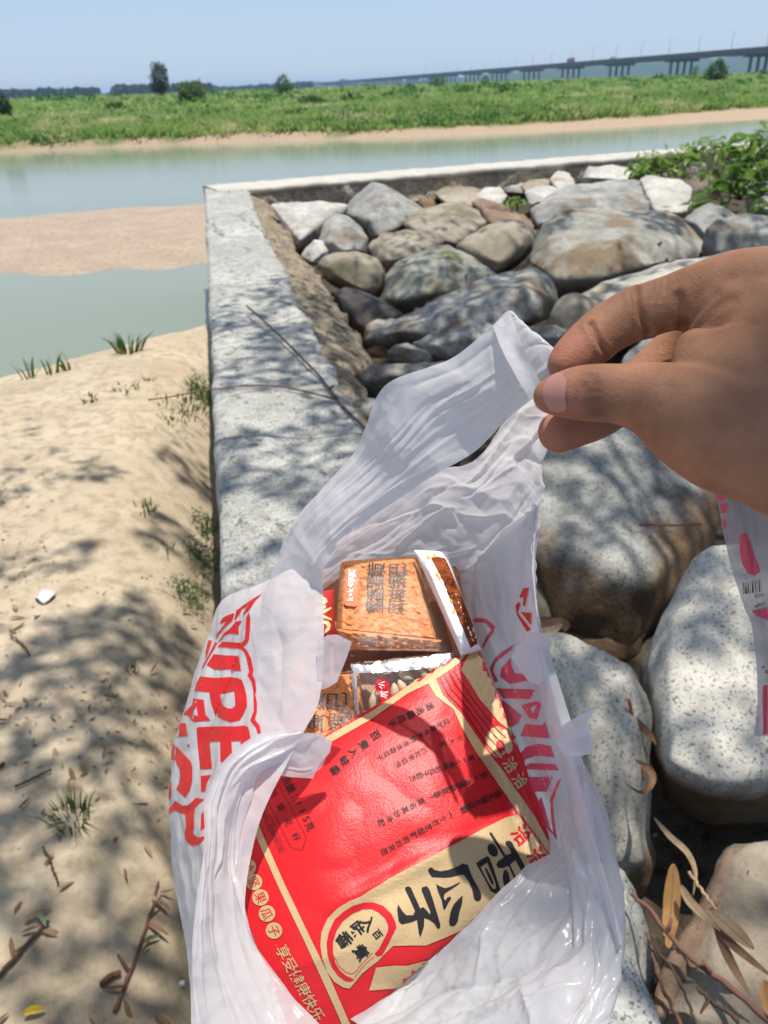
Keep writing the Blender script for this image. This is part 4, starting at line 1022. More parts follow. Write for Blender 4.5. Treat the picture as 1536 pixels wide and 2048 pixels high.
twig('thin curved stick under the spiky weed', [g(88, 1700), g(104, 1730), g(112, 1755), g(120, 1774)], .0026, .0022, M_TWIG)
twig('thin straw like stick at the upper left of the shade', [g(22, 1275), g(48, 1295), g(62, 1318)], .0030, .0024, M_TWIG)
twig('short thick brown stick near the bottom edge left of the bag', [g(206, 1975), g(222, 1960), g(240, 1952)], .0068, .0060, M_TWIGR)

# ---- dead leaves
def mat_dead(name, a, b):
    t = NT(name); v = t.coord((1, 1, 1), 'Generated')
    n1 = t.noise(t.coord(kind='Object'), 40, 4, .6)
    c = t.mix(t.ramp(n1, [(.35, (0, 0, 0)), (.65, (1, 1, 1))]), a, b)
    p = t.pbsdf(c, .6, .25, t.bump(n1, .4, .002)); tr = t.n('ShaderNodeBsdfTranslucent'); t.l(c, tr.inputs[0])
    m = t.n('ShaderNodeMixShader'); m.inputs[0].default_value = .25; t.l(p, m.inputs[1]); t.l(tr.outputs[0], m.inputs[2]); return t.done(m.outputs[0])
M_OCHRE = mat_dead('ochre dead leaf', (.34, .165, .055), (.50, .27, .09))
M_DEADB = mat_dead('brown dead leaf', (.15, .075, .04), (.27, .15, .08))
M_DEADT = mat_dead('tan dead leaf', (.30, .20, .11), (.42, .30, .18))
def long_leaf(label, path, w, mat, twist=0.0, group=None, cup=.3):
    """a narrow willow leaf along world points"""
    n = 22
    pts = [Vector(p) for p in catmull(np.array([q[:] for q in path]), n)]
    V = []; Fc = []
    for i, p in enumerate(pts):
        s = i / (n - 1); tdir = (pts[min(i + 1, n - 1)] - pts[max(0, i - 1)]).normalized()
        view = (CAM - p).normalized()
        x = tdir.cross(view).normalized(); z = x.cross(tdir)
        a = twist * (s - .3); x, z = x * cos(a) + z * sin(a), z * cos(a) - x * sin(a)
        ww = w * (sin(pi * (0.03 + .94 * s ** .8)) ** .75) * (1 + .06 * noise.noise(Vector((s * 9, w * 300, 1))))
        V += [p - x * ww / 2 + z * ww * cup * .5, p - x * ww / 4 + z * ww * cup * .12, p, p + x * ww / 4 + z * ww * cup * .12, p + x * ww / 2 + z * ww * cup * .5]
    for i in range(n - 1):
        for j in range(4): a = i * 5 + j; Fc.append((a, a + 1, a + 6, a + 5))
    o = tag(link('dead_leaf', mesh_np([v[:] for v in V], Fc), mat), label, 'leaf', group)
    mb = MB(); mb.tube([q + (CAM - q).normalized() * .0004 for q in pts], [w * .035] * n, 4)
    mb.build('midrib', M_DEADT, o, True)
    return o
GL = 'dead leaves at the bottom right'
long_leaf('broad ochre leaf hanging upright in the black gap', [S(1347, 1728, .56), S(1346, 1770, .545), S(1342, 1820, .53), S(1338, 1868, .52), S(1336, 1896, .515)], .0235, M_OCHRE, .3, GL)
long_leaf('long curved tan leaf arching over the ochre leaf', [S(1308, 1635, .57), S(1340, 1672, .58), S(1374, 1705, .585), S(1390, 1745, .58), S(1386, 1790, .57)], .0095, M_DEADT, 1.2, GL)
long_leaf('curled brown leaf by the edge of the white granite', [S(1272, 1520, .52), S(1300, 1540, .53), S(1304, 1562, .53), S(1284, 1584, .52), S(1250, 1566, .51)], .012, M_DEADB, 1.6, GL)
long_leaf('narrow tan leaf running to the right from the stalk', [S(1362, 1770, .57), S(1378, 1800, .57), S(1405, 1830, .565), S(1440, 1862, .56)], .0125, M_DEADT, .9, GL)
long_leaf('grey brown leaf lying on the sandy slab at the right', [S(1418, 1818, .56), S(1450, 1845, .565), S(1482, 1874, .56), S(1508, 1898, .55)], .021, M_DEADT, .4, GL)
long_leaf('dark narrow leaf under the grey brown leaf', [S(1420, 1840, .55), S(1455, 1880, .55), S(1495, 1915, .55), S(1545, 1955, .55)], .012, M_DEADB, .6, GL)
long_leaf('bright ochre leaf cut by the right edge near the bottom', [S(1530, 1960, .55), S(1534, 2000, .55), S(1545, 2040, .55)], .016, M_OCHRE, .2, GL)
long_leaf('dark leaf hanging over the slab below the grey brown leaf', [S(1430, 1850, .55), S(1450, 1900, .54), S(1475, 1950, .53), S(1500, 1990, .53)], .013, M_DEADB, 1.0, GL)
long_leaf('dry brown leaf caught in the gap left of the white granite', [S(1258, 1420, .5), S(1275, 1445, .5), S(1300, 1470, .48), S(1312, 1490, .47)], .014, M_DEADB, 1.0, GL)
long_leaf('withered leaf in the black gap between the bag and the big boulder', [P(1078, 1236, 1.30), P(1105, 1245, 1.30), P(1130, 1250, 1.30), P(1128, 1262, 1.30)], .018, M_DEADB, 1.0, GL)
long_leaf('pale brown leaf on the boulder between bag and big boulder', [P(1036, 1268, 1.2), P(1100, 1262, 1.25), P(1124, 1248, 1.27)], .014, M_DEADT, .8, GL)
GS = 'dead leaves scattered on the sand'
r = np.random.default_rng(21); sand_leaves = []
spots = [(20, 1240), (34, 1225), (52, 1248), (18, 1262), (70, 1240), (12, 1410), (30, 1428), (46, 1400), (22, 1445), (8, 1385), (205, 1390), (225, 1372), (240, 1395), (258, 1360), (300, 1352), (180, 1545), (160, 1530), (205, 1520), (140, 1540), (330, 1420), (300, 1610), (345, 1625), (322, 1640), (250, 1740), (110, 1712), (120, 1785), (320, 1790), (296, 1852), (304, 1800), (286, 1910), (30, 1830), (50, 1850), (70, 1842), (44, 1872), (85, 1868), (60, 1890), (24, 1880), (100, 1845), (210, 1982), (250, 2003), (180, 2030), (20, 2030), (310, 2035), (390, 1160), (365, 1230), (382, 1258), (110, 1500), (60, 1600), (230, 1690), (290, 1690)]
dl = [leaf_mesh(1, .22, .4, .35, 5), leaf_mesh(1, .30, .6, .6, 5), leaf_mesh(1, .18, .3, -.3, 5)]
for m, mt in zip(dl, (M_DEADB, M_DEADT, M_DEADB)):
    m.materials.append(mt); m.polygons.foreach_set('use_smooth', np.ones(len(m.polygons), dtype=bool))
for i, (x, y) in enumerate(spots):
    o = bpy.data.objects.new('dead_leaf', dl[i % 3]); COL.objects.link(o)
    p = g(x, y, .010)
    o.matrix_basis = Matrix.Translation(p) @ Matrix.Rotation(r.uniform(0, 6.3), 4, 'Z') @ Matrix.Rotation(r.uniform(-.3, .3), 4, 'X') @ Matrix.Scale(r.uniform(.032, .062), 4)
    tag(o, 'small curled dead leaf among others on the shaded sand', 'leaf', GS); sand_leaves.append((o, (x, y), ['brown', 'broad tan', 'narrow brown'][i % 3]))
label_by_landmark(sand_leaves, {'spiky weed tuft': (142, 1640), 'white scrap': (90, 1197), 'long brown twig': (280, 1905), 'bottom left leaf pile': (60, 1865), 'tiny weed': (260, 1345), 'wall shadow weeds': (385, 1200), 'short stick at the left edge': (4, 1538)}, '{look} dead leaf, {rank} such leaf to the {mark}')
o = long_leaf('yellow leaf lying on the sand at the bottom left', [g(52, 2040, .02), g(66, 2032, .022), g(80, 2030, .02), g(94, 2026, .018)], .016, plain('yellow leaf', (.55, .40, .03), .6, .2, .1, 30), .2, GS)
o = long_leaf('fresh green leaf lying on the sand beside the brown twig', [g(290, 1896, .02), g(300, 1888, .022), g(312, 1884, .02), g(322, 1880, .018)], .010, plain('green leaf', (.10, .16, .07), .6, .2, .1, 30), .2, GS)
o = long_leaf('grey green leaf on the leaf pile at the left', [g(80, 1838, .02), g(90, 1850, .022), g(96, 1864, .02)], .010, plain('grey green leaf', (.16, .20, .15), .6, .2, .1, 30), .2, GS)
pv = smooth_poly([(70, 1198), (84, 1190), (98, 1194), (110, 1184), (112, 1196), (100, 1206), (84, 1210)], 4)
V0 = [(g(x, y, .012 + .02 * noise.noise(Vector((x * .08, y * .08, 3)))))[:] for x, y in pv]
cen = np.mean(np.array(V0), 0); cen[2] += .03
tag(link('paper_scrap', mesh_np(V0 + [tuple(cen)], [(i, (i + 1) % len(V0), len(V0)) for i in range(len(V0))]), plain('white scrap', (.5, .5, .49), .7, .2, .05, 20)), 'crumpled white scrap lying on the shaded sand', 'litter')
tag(MB().box(g(366, 1972, .01), .012, .010, .008).build('pebble', plain('white pebble', (.7, .68, .62), .8, .2, .05, 20)), 'tiny white pebble on the sand beside the bag', 'pebble')

# ---- fallen leaf chaff on the sand
def chaff():
    r = np.random.default_rng(8); V = []
    pts = []
    for _ in range(7000):
        x = r.uniform(-2.4, .02); y = r.uniform(.1, 3.4)
        if fbm(np.array([x * 1.7 + 4]), np.array([y * 1.7]))[0] + r.uniform(-.12, .12) < .07: continue
        pts.append((x, y))
    for x, y in pts:
        z = sand_at(x, y) + .004; a = r.uniform(0, 6.3); L = r.uniform(.008, .030); w = L * r.uniform(.10, .3)
        d = np.array([cos(a), sin(a), r.uniform(-.15, .25)]); s = np.array([-sin(a), cos(a), r.uniform(-.3, .3)])
        c = np.array([x, y, z])
        V += [c - d * L / 2, c + s * w / 2, c + d * L / 2, c - s * w / 2]
    k = np.arange(len(V) // 4) * 4
    return mesh_np(V, np.stack([k, k + 1, k + 2, k + 3], 1))
tag(link('leaf_litter', chaff(), M_DEADB, smooth=False), 'fine dry leaf litter on the shaded sand', 'leaf litter', kind='stuff')

# ================================================================== THE SHADE TREE overhead (out of the frame): trunk, limbs, willow crown
def shade_tree():
    base = Vector((3.6, -2.2, 0.2))
    t = empty('tree', base, 'willow tree standing behind the camera and shading the wall and sand', 'tree')
    mb = MB()
    tr = [base, base + Vector((-.15, .2, 1.6)), base + Vector((-.5, .6, 3.0)), base + Vector((-1.0, 1.3, 4.4))]
    mb.tube([tuple(p) for p in catmull(np.array([q[:] for q in tr]), 12)], np.linspace(.22, .11, 12), 10)
    k = mb.build('trunk', M_BARK, t, True)
    r = np.random.default_rng(17)
    top = tr[-1]
    cl = []
    for _ in range(1800):
        x = r.uniform(-3.6, 5.6); y = r.uniform(-2.5, 8.2)
        ymax = 3.3 + max(0, (x + 1.3)) * 2.3 if x < .6 else 7.4
        if y > ymax + r.uniform(-.5, .3): continue
        z = r.uniform(4.6, 6.8)
        cl.append(Vector((x, y, .3)) + SUN * ((z - .3) / SUN.z))
    V = []
    bagc = P(880, 1350, .40); handc = P(1400, 690, .27); slabc = P(1500, 1880, .95)
    for c in cl:
        R0 = r.uniform(.16, .34)
        n = int(r.uniform(26, 60))
        for _ in range(n):
            p = c + Vector((r.normal() * R0, r.normal() * R0, r.normal() * R0 * .5))
            g0 = p - SUN * ((p.z - .3) / SUN.z)                 # the crown grows in clumps with open sky between
            if fbm(np.array([g0.x * 2.3 + 40]), np.array([g0.y * 2.3]), 3)[0] + .8 * fbm(np.array([g0.x * .8]), np.array([g0.y * .8 + 9]), 2)[0] < -.065 - .20 * max(0, 1 - abs(g0.x - .25) / .9): continue
            q = p - bagc; q = q - SUN * q.dot(SUN)
            if q.length < .34: continue
            q = p - handc; q = q - SUN * q.dot(SUN)
            if q.length < .24: continue
            q = p - slabc; q = q - SUN * q.dot(SUN)
            if q.length < .20 and r.random() < .75: continue
            d = Vector((r.normal() * .7, r.normal() * .7, -.7 + r.normal() * .4)).normalized()
            s = d.cross(Vector((r.normal(), r.normal(), r.normal()))).normalized()
            L = r.uniform(.10, .17); w = L * .26
            V += [p - d * L / 2, p + s * w / 2, p + d * L / 2, p - s * w / 2]
    for (tp, rr, nn) in ((P(1530, 930, .262), .022, 11), (P(1420, 920, .26), .012, 4)):     # a few leaves softening the sun on the heel of the hand
        for _ in range(nn):
            p = tp + SUN * r.uniform(4.2, 5.2) + Vector((r.normal(), r.normal(), 0)) * rr
            d = Vector((r.normal(), r.normal(), r.normal() * .3)).normalized(); s = d.cross(Vector((r.normal() * .3, r.normal() * .3, 1))).normalized()
            L = r.uniform(.07, .10); w = L * .26
            V += [p - d * L / 2, p + s * w / 2, p + d * L / 2, p - s * w / 2]
    k = np.arange(len(V) // 4) * 4
    link('crown', mesh_np([v[:] for v in V], np.stack([k, k + 1, k + 2, k + 3], 1)), M_TREE, t, smooth=False)
    lm = MB()
    for i in range(0, len(cl), 16):
        c = cl[i]; q = c - bagc; q = q - SUN * q.dot(SUN)
        if q.length < .5: continue
        mid = top.lerp(c, .5) + Vector((0, 0, .5))
        cv = [Vector(p) for p in catmull(np.array([top[:], mid[:], c[:]]), 24)]
        if min(((p - bagc) - SUN * (p - bagc).dot(SUN)).length for p in cv) < .34: continue
        lm.tube(cv[::3], np.linspace(.035, .008, 8), 5)
    o = lm.build('limb', M_BARK, t, True)
shade_tree()
# ================================================================== THE BAG, ITS CONTENTS, THE HAND
def bvh_of(*objs):
    V = []; Fc = []
    for o in objs:
        off = len(V); V += [v.co.copy() for v in o.data.vertices]
        Fc += [tuple(i + off for i in p.vertices) for p in o.data.polygons]
    return BVHTree.FromPolygons(V, Fc)
def hit(bvh, px, py):
    d = ray(px, py).normalized()
    loc, nor, idx, dist = bvh.ray_cast(CAM, d)
    if loc is None: return None, None
    if nor.dot(d) > 0: nor = -nor
    return loc, nor
def inside(p, poly):
    c = False; x, y = p; n = len(poly); j = n - 1
    for i in range(n):
        xi, yi = poly[i]; xj, yj = poly[j]
        if (yi > y) != (yj > y) and x < (xj - xi) * (y - yi) / (yj - yi) + xi: c = not c
        j = i
    return c
def tri_poly(outer, holes=(), step=6.0):
    """dense triangulation of a pixel polygon"""
    rings = [outer] + list(holes)
    V = []; E = []
    for r in rings:
        o = len(V); n = len(r)
        for i in range(n):
            a = Vector(r[i]); b = Vector(r[(i + 1) % n]); k = max(1, int((b - a).length / step))
            for q in range(k): V.append(a.lerp(b, q / k))
        m = len(V) - o
        E += [(o + i, o + (i + 1) % m) for i in range(m)]
    xs = [p[0] for p in outer]; ys = [p[1] for p in outer]
    x = min(xs) + step * .5
    while x < max(xs):
        y = min(ys) + step * .5
        while y < max(ys):
            q = (x + random.uniform(-.2, .2) * step, y + random.uniform(-.2, .2) * step)
            if inside(q, outer) and not any(inside(q, h) for h in holes): V.append(Vector(q))
            y += step
        x += step
    rv, re, rf, _, _, _ = delaunay_2d_cdt([Vector((v[0], v[1])) for v in V], E, [], 0, 1e-5)
    F2 = []
    for f in rf:
        c = sum((rv[i] for i in f), Vector((0, 0))) / len(f)
        if inside(c, outer) and not any(inside(c, h) for h in holes): F2.append(tuple(f))
    return [tuple(v) for v in rv], F2
_gl = {}
def glyph(ch, bold=0.0):
    k = (ch, bold)
    if k not in _gl:
        c = bpy.data.curves.new('t', 'FONT'); c.body = ch; c.resolution_u = 3; c.offset = bold
        o = bpy.data.objects.new('t', c); COL.objects.link(o)
        dg = bpy.context.evaluated_depsgraph_get()
        m = bpy.data.meshes.new_from_object(o.evaluated_get(dg))
        vs = [(v.co.x, v.co.y) for v in m.vertices]; fs = [tuple(p.vertices) for p in m.polygons]
        bpy.data.objects.remove(o); bpy.data.meshes.remove(m)
        if vs:
            x0 = min(v[0] for v in vs); x1 = max(v[0] for v in vs); y0 = min(v[1] for v in vs); y1 = max(v[1] for v in vs)
            vs = [(x - (x0 + x1) / 2, y - (y0 + y1) / 2) for x, y in vs]
        _gl[k] = (vs, fs)
    return _gl[k]
class Decal:
    """flat print laid on a surface: pixel polygons and glyphs mapped on the surface along the line of sight, held a fraction of a millimetre above it"""
    def __init__(s, bvh, off): s.b = bvh; s.off = off; s.v = []; s.f = []; s.cuts = []
    def raw(s, pv, pf):
        idx = {}
        for i, (x, y) in enumerate(pv):
            l, n = hit(s.b, x, y)
            if l is not None:
                idx[i] = len(s.v); s.v.append(tuple(l + n * s.off))
        for f in pf:
            if all(i in idx for i in f): s.f.append(tuple(idx[i] for i in f))
        return s
    def poly(s, outer, holes=(), step=6.0):
        s.cuts.append((len(s.v), len(s.f))); return s.raw(*tri_poly(outer, holes, step))
    def line(s, pts, w, step=8):
        for a, b in zip(pts, pts[1:]):
            a = Vector(a); b = Vector(b); n = Vector((-(b - a).y, (b - a).x)).normalized() * w / 2
            s.poly([tuple(a - n), tuple(b - n), tuple(b + n), tuple(a + n)], step=step)
        return s
    def char(s, ch, cx, cy, size, right, up=None, bold=0.0, sx=1.0):
        r = Vector(right).normalized(); u = Vector(up).normalized() if up else Vector((r.y, -r.x))
        vs, fs = glyph(ch, bold)
        k = size / 0.88
        return s.raw([(cx + r.x * x * k * sx + u.x * y * k, cy + r.y * x * k * sx + u.y * y * k) for x, y in vs], fs)
    def text(s, chars, a, b, size, right, up=None, bold=0.0, sx=1.0):
        """characters with centres spread evenly from a to b"""
        n = len(chars)
        for i, ch in enumerate(chars):
            if ch == ' ': continue
            t = i / max(1, n - 1)
            s.char(ch, a[0] + (b[0] - a[0]) * t, a[1] + (b[1] - a[1]) * t, size, right, up, bold, sx)
        return s
    def letters(s, name, mat, parent):
        """one object for every traced shape"""
        c = s.cuts + [(len(s.v), len(s.f))]
        for (v0, f0), (v1, f1) in zip(c, c[1:]):
            if f1 > f0: link(name, mesh_np(s.v[v0:v1], [tuple(i - v0 for i in q) for q in s.f[f0:f1]]), mat, parent, smooth=False)
    def build(s, name, mat, parent):
        o = link(name, mesh_np(s.v, s.f), mat, parent, smooth=False)
        if name.endswith('_print'): o['kind'] = 'stuff'
        return o
def xf(k, ox, oy, pts): return [(ox + x / k, oy + y / k) for x, y in pts]

def ridged(p): return 1.0 - abs(noise.noise(p))
def crumple(p, seed, a1, a2, a3):
    s = Vector((seed * 3.1, seed * 1.7, seed * .9))
    w = noise.noise_vector(p * 14 + s) * 0.012
    q = p + w
    h = a1 * (ridged(q * 21 + s) ** 3 - .4) + a2 * (abs(noise.noise(q * 52 + s)) - .2) + a3 * (abs(noise.noise(q * 125 + s)) - .2)
    return h
def crease_field(nu, nv, seed, n, ang, spread, amp, wid):
    """sharp straight creases in the film; ang is their main direction in the sheet (0 across, pi/2 along)"""
    r = np.random.default_rng(seed * 13 + 5)
    u, w = np.meshgrid(np.linspace(0, 1, nu), np.linspace(0, 1, nv)); h = np.zeros_like(u)
    for _ in range(n):
        a = ang + r.normal() * spread; cu, cw = r.random(2); L = r.uniform(.12, .45); k = r.uniform(.5, 1.4) * wid
        du, dw = u - cu, (w - cw)
        along = du * cos(a) + dw * sin(a); d = -du * sin(a) + dw * cos(a) + .04 * np.sin(along * 9 + cu * 20)
        win = np.clip(1 - (along / L) ** 2, 0, 1) ** 1.5
        h += r.choice([-1, 1]) * amp * r.uniform(.35, 1.2) * win * np.exp(-np.abs(d) / k)
    return h.ravel()
def sheet(name, rows, mat, parent, nu=90, nv=130, seed=1, a=(0.003, 0.0018, 0.0007), folds=None, mod=None, deeper=False, cr=None):
    """thin film through control points (px, py, depth), wrinkled"""
    G3 = np.array(rows, dtype=float)
    if deeper: G3[..., 2] *= 1 + .08 * np.clip((.37 - G3[..., 2]) / .07, 0, 1)
    A = np.stack([catmull(r, nu) for r in G3])                       # rows x nu x 3
    B = np.stack([catmull(A[:, j], nv) for j in range(nu)], 1)       # nv x nu x 3
    pts = [P(*B[i, j]) for i in range(nv) for j in range(nu)]
    i = np.arange((nu - 1) * (nv - 1)); r = i // (nu - 1); c = i % (nu - 1); q = r * nu + c
    me = mesh_np([p[:] for p in pts], np.stack([q, q + 1, q + nu + 1, q + nu], 1))
    nor = [v.normal.copy() for v in me.vertices]
    ch = crease_field(nu, nv, seed, *cr) if cr else np.zeros(nu * nv)
    for k, v in enumerate(me.vertices):
        u, w = (k % nu) / (nu - 1), (k // nu) / (nv - 1)
        h = crumple(pts[k], seed, *a) + ch[k]
        if folds: h += folds[0] * abs(noise.noise(Vector((u * folds[1], w * folds[2], seed)))) + folds[0] * .5 * abs(noise.noise(Vector((u * folds[1] * 2.3, w * folds[2] * 2, seed + 5))))
        if mod: h += mod(u, w)
        v.co = pts[k] + nor[k] * h
    me.update()
    return link(name, me, mat, parent)
def flap(name, outline, d, mat, parent, curl=0.01, seed=2, step=4):
    """small piece of film with its own pixel outline; d(px,py) gives depth"""
    pv, pf = tri_poly(outline, step=step)
    V = []
    for x, y in pv:
        p = P(x, y, d(x, y)); V.append(p + ray(x, y) * (crumple(p, seed, .003, .002, .0006) + curl * noise.noise(p * 18)))
    return link(name, mesh_np([v[:] for v in V], pf), mat, parent)

def mat_film(name='white film', col=(0.775, 0.755, 0.765), trans=0.46, clear=0.10, rough=0.20, crease=.20):
    t = NT(name); v = t.coord()
    wv = t.n('ShaderNodeTexNoise'); wv.inputs['Scale'].default_value = 16; wv.inputs['Detail'].default_value = 3; t.l(v, wv.inputs['Vector'])
    vv = t.mix(0.045, v, wv.outputs['Color'], 'ADD')
    def cells(sc):
        n = t.n('ShaderNodeTexVoronoi'); n.inputs['Scale'].default_value = sc; t.l(vv, n.inputs['Vector']); return n.outputs['Distance']
    c1, c2 = cells(34), cells(85)
    pw = t.noise(v, 9, 3, .6)
    msk = t.ramp(pw, [(.38, (.15, .15, .15)), (.62, (1, 1, 1))])
    h = t.math('ADD', t.math('MULTIPLY', c1, .65), t.math('MULTIPLY', t.math('MULTIPLY', c2, .5), msk))
    nrm = t.bump(h, crease, 0.012)
    p = t.pbsdf(col, rough, 0.55, nrm)
    tr = t.n('ShaderNodeBsdfTranslucent'); tr.inputs[0].default_value = (*col, 1); t.l(nrm, tr.inputs['Normal'])
    m = t.n('ShaderNodeMixShader'); m.inputs[0].default_value = trans; t.l(p, m.inputs[1]); t.l(tr.outputs[0], m.inputs[2])
    tp = t.n('ShaderNodeBsdfTransparent'); tp.inputs[0].default_value = (.95, .95, .97, 1)
    m2 = t.n('ShaderNodeMixShader'); m2.inputs[0].default_value = clear; t.l(m.outputs[0], m2.inputs[1]); t.l(tp.outputs[0], m2.inputs[2])
    return t.done(m2.outputs[0])
M_FILM = mat_film()
M_FILM2 = mat_film('white film thin', (0.775, 0.755, 0.765), 0.48, 0.24)
def mat_ink(name, col, rough=.4, trans=.25, spec=.4):
    t = NT(name)
    p = t.pbsdf(col, rough, spec)
    tr = t.n('ShaderNodeBsdfTranslucent'); tr.inputs[0].default_value = (*col, 1)
    m = t.n('ShaderNodeMixShader'); m.inputs[0].default_value = trans; t.l(p, m.inputs[1]); t.l(tr.outputs[0], m.inputs[2])
    return t.done(m.outputs[0])
M_INK = mat_ink('red bag ink', (0.70, 0.022, 0.022))
M_PINK = mat_ink('red ink through film', (0.72, 0.10, 0.155))

M_FILM3 = mat_film('white film stretched', (0.755, 0.74, 0.75), .50, .16, .22, .16)
M_FILM4 = mat_film('white film toned for shade', (0.46, 0.41, 0.42), .55, .20, .3, .2)  # white film with the shade under the hand put into its colour
bag = empty('plastic_bag', P(800, 2000, .45), 'white plastic carrier bag with big red letters, held open by the hand', 'plastic bag')
BL = [  # outer left panel: wrap, silhouette ... inner rim
    [(556, 1170, .50), (540, 1162, .462), (565, 1142, .448), (600, 1122, .438), (642, 1112, .432)],
    [(470, 1205, .53), (449, 1200, .478), (500, 1190, .448), (570, 1186, .428), (644, 1186, .420)],
    [(425, 1320, .54), (404, 1318, .482), (470, 1310, .442), (560, 1310, .416), (648, 1308, .408)],
    [(388, 1425, .54), (367, 1422, .480), (440, 1430, .432), (540, 1432, .405), (636, 1408, .398)],
    [(366, 1515, .53), (345, 1512, .476), (420, 1530, .422), (500, 1532, .396), (590, 1492, .392)],
    [(358, 1625, .52), (337, 1622, .466), (400, 1650, .412), (470, 1660, .384), (520, 1640, .384)],
    [(371, 1762, .50), (350, 1762, .452), (400, 1790, .402), (450, 1800, .374), (490, 1800, .374)],
    [(393, 1900, .49), (372, 1902, .442), (410, 1930, .392), (450, 1940, .364), (510, 1930, .364)],
    [(408, 2080, .48), (387, 2080, .432), (420, 2095, .382), (470, 2095, .354), (560, 2095, .354)]]
left_panel = sheet('side_panel', BL, M_FILM, bag, 120, 200, 1, (.0022, .0012, .0005), cr=(30, 1.3, .5, .0015, .022))
BB = [
    [(575, 1170, .468), (680, 1078, .478), (780, 1008, .482), (880, 946, .472), (950, 922, .442), (1000, 862, .390), (1060, 800, .322), (1092, 784, .298)],
    [(585, 1185, .49), (690, 1112, .500), (790, 1060, .506), (880, 1010, .500), (950, 985, .475), (1010, 930, .430), (1060, 880, .380), (1100, 862, .345)],
    [(615, 1215, .51), (700, 1150, .520), (790, 1120, .526), (880, 1090, .520), (950, 1070, .500), (1010, 1040, .465), (1050, 1010, .430), (1080, 980, .400)],
    [(630, 1270, .52), (710, 1220, .530), (800, 1200, .536), (880, 1180, .530), (950, 1170, .510), (1000, 1150, .485), (1040, 1130, .455), (1072, 1110, .430)],
    [(640, 1420, .52), (720, 1400, .530), (800, 1390, .536), (880, 1370, .530), (950, 1340, .510), (1000, 1300, .485), (1045, 1280, .455), (1082, 1250, .430)]]
back_panel = sheet('back_panel', BB, M_FILM, bag, 150, 150, 3, (.0034, .0022, .0009), (.002, 5, 3), deeper=True, cr=(60, .25, .55, .0030, .020))
BS = [
    [(535, 1172, .452), (570, 1176, .440), (605, 1184, .430), (644, 1200, .424)],
    [(572, 1088, .442), (600, 1098, .430), (625, 1112, .420), (650, 1136, .414)],
    [(606, 1022, .432), (640, 1032, .416), (675, 1050, .406), (706, 1062, .400)],
    [(703, 916, .410), (735, 940, .395), (760, 975, .386), (792, 1002, .380)],
    [(733, 852, .395), (785, 880, .374), (830, 912, .366), (868, 952, .360)],
    [(776, 768, .374), (850, 800, .354), (905, 850, .345), (952, 902, .340)],
    [(898, 720, .345), (945, 750, .328), (980, 800, .320), (1012, 842, .315)],
    [(983, 652, .320), (1020, 690, .307), (1045, 740, .298), (1080, 788, .293)],
    [(1018, 623, .312), (1055, 662, .298), (1100, 702, .288), (1130, 757, .281)],
    [(1034, 645, .308), (1085, 682, .294), (1132, 722, .284), (1146, 744, .279)]]
strap = sheet('handle', BS, M_FILM, bag, 70, 230, 5, (.0012, .0008, .0003), (.0012, 3.0, .8), deeper=True, cr=(24, 1.35, .30, .0013, .030))
hem = sheet('handle_hem', [
    [(985, 652, .317), (1010, 712, .300), (1060, 799, .290)],
    [(1002, 637, .314), (1030, 700, .298), (1078, 790, .287)],
    [(1020, 624, .309), (1046, 692, .294), (1092, 782, .284)]], M_FILM, bag, 60, 40, 8, (.0008, .0006, .0003), deeper=True)
BR = [
    [(920, 1120, .520), (970, 1090, .500), (1030, 1040, .455), (1074, 995, .420), (1062, 1000, .46)],
    [(900, 1200, .520), (970, 1180, .490), (1030, 1140, .446), (1069, 1110, .410), (1057, 1115, .45)],
    [(920, 1290, .500), (980, 1270, .470), (1040, 1240, .430), (1078, 1230, .400), (1066, 1232, .45)],
    [(955, 1385, .485), (1010, 1362, .450), (1060, 1332, .412), (1098, 1310, .390), (1086, 1315, .44)],
    [(985, 1475, .465), (1040, 1442, .428), (1080, 1412, .397), (1114, 1400, .380), (1102, 1405, .43)],
    [(1022, 1575, .445), (1075, 1540, .408), (1115, 1510, .382), (1152, 1490, .370), (1140, 1495, .42)],
    [(1065, 1665, .425), (1110, 1640, .392), (1150, 1610, .366), (1192, 1575, .360), (1180, 1580, .41)],
    [(1090, 1745, .400), (1130, 1730, .368), (1175, 1710, .352), (1217, 1690, .346), (1204, 1690, .40)],
    [(1080, 1830, .375), (1130, 1840, .350), (1185, 1840, .335), (1243, 1850, .332), (1230, 1850, .38)],
    [(1060, 1950, .350), (1110, 1960, .330), (1170, 1965, .320), (1228, 1965, .318), (1215, 1965, .37)],
    [(1010, 2100, .330), (1070, 2100, .312), (1140, 2100, .305), (1195, 2100, .305), (1182, 2100, .36)]]
right_panel = sheet('side_panel', BR, M_FILM3, bag, 90, 210, 7, (.0014, .0010, .0004), (.0024, 5, .8), cr=(44, 1.4, .45, .0024, .022))
BF = [
    [(1128, 1690, .386), (1050, 1757, .378), (968, 1836, .372), (890, 1908, .380), (800, 1965, .386), (690, 2040, .384)],
    [(1150, 1740, .372), (1090, 1800, .362), (1010, 1880, .357), (930, 1950, .360), (840, 2010, .365), (740, 2070, .365)],
    [(1200, 1800, .348), (1140, 1870, .338), (1070, 1950, .333), (990, 2010, .336), (900, 2060, .343), (800, 2110, .345)],
    [(1242, 1860, .328), (1200, 1950, .318), (1130, 2020, .310), (1050, 2080, .313), (960, 2110, .323), (860, 2150, .325)],
    [(1218, 1990, .316), (1195, 2070, .303), (1140, 2110, .300), (1070, 2140, .300), (980, 2160, .308), (880, 2190, .310)]]
front_panel = sheet('front_panel', BF, M_FILM3, bag, 130, 130, 9, (.0020, .0012, .0005), (.007, 1.3, 4.5), cr=(46, .2, .6, .0026, .020))
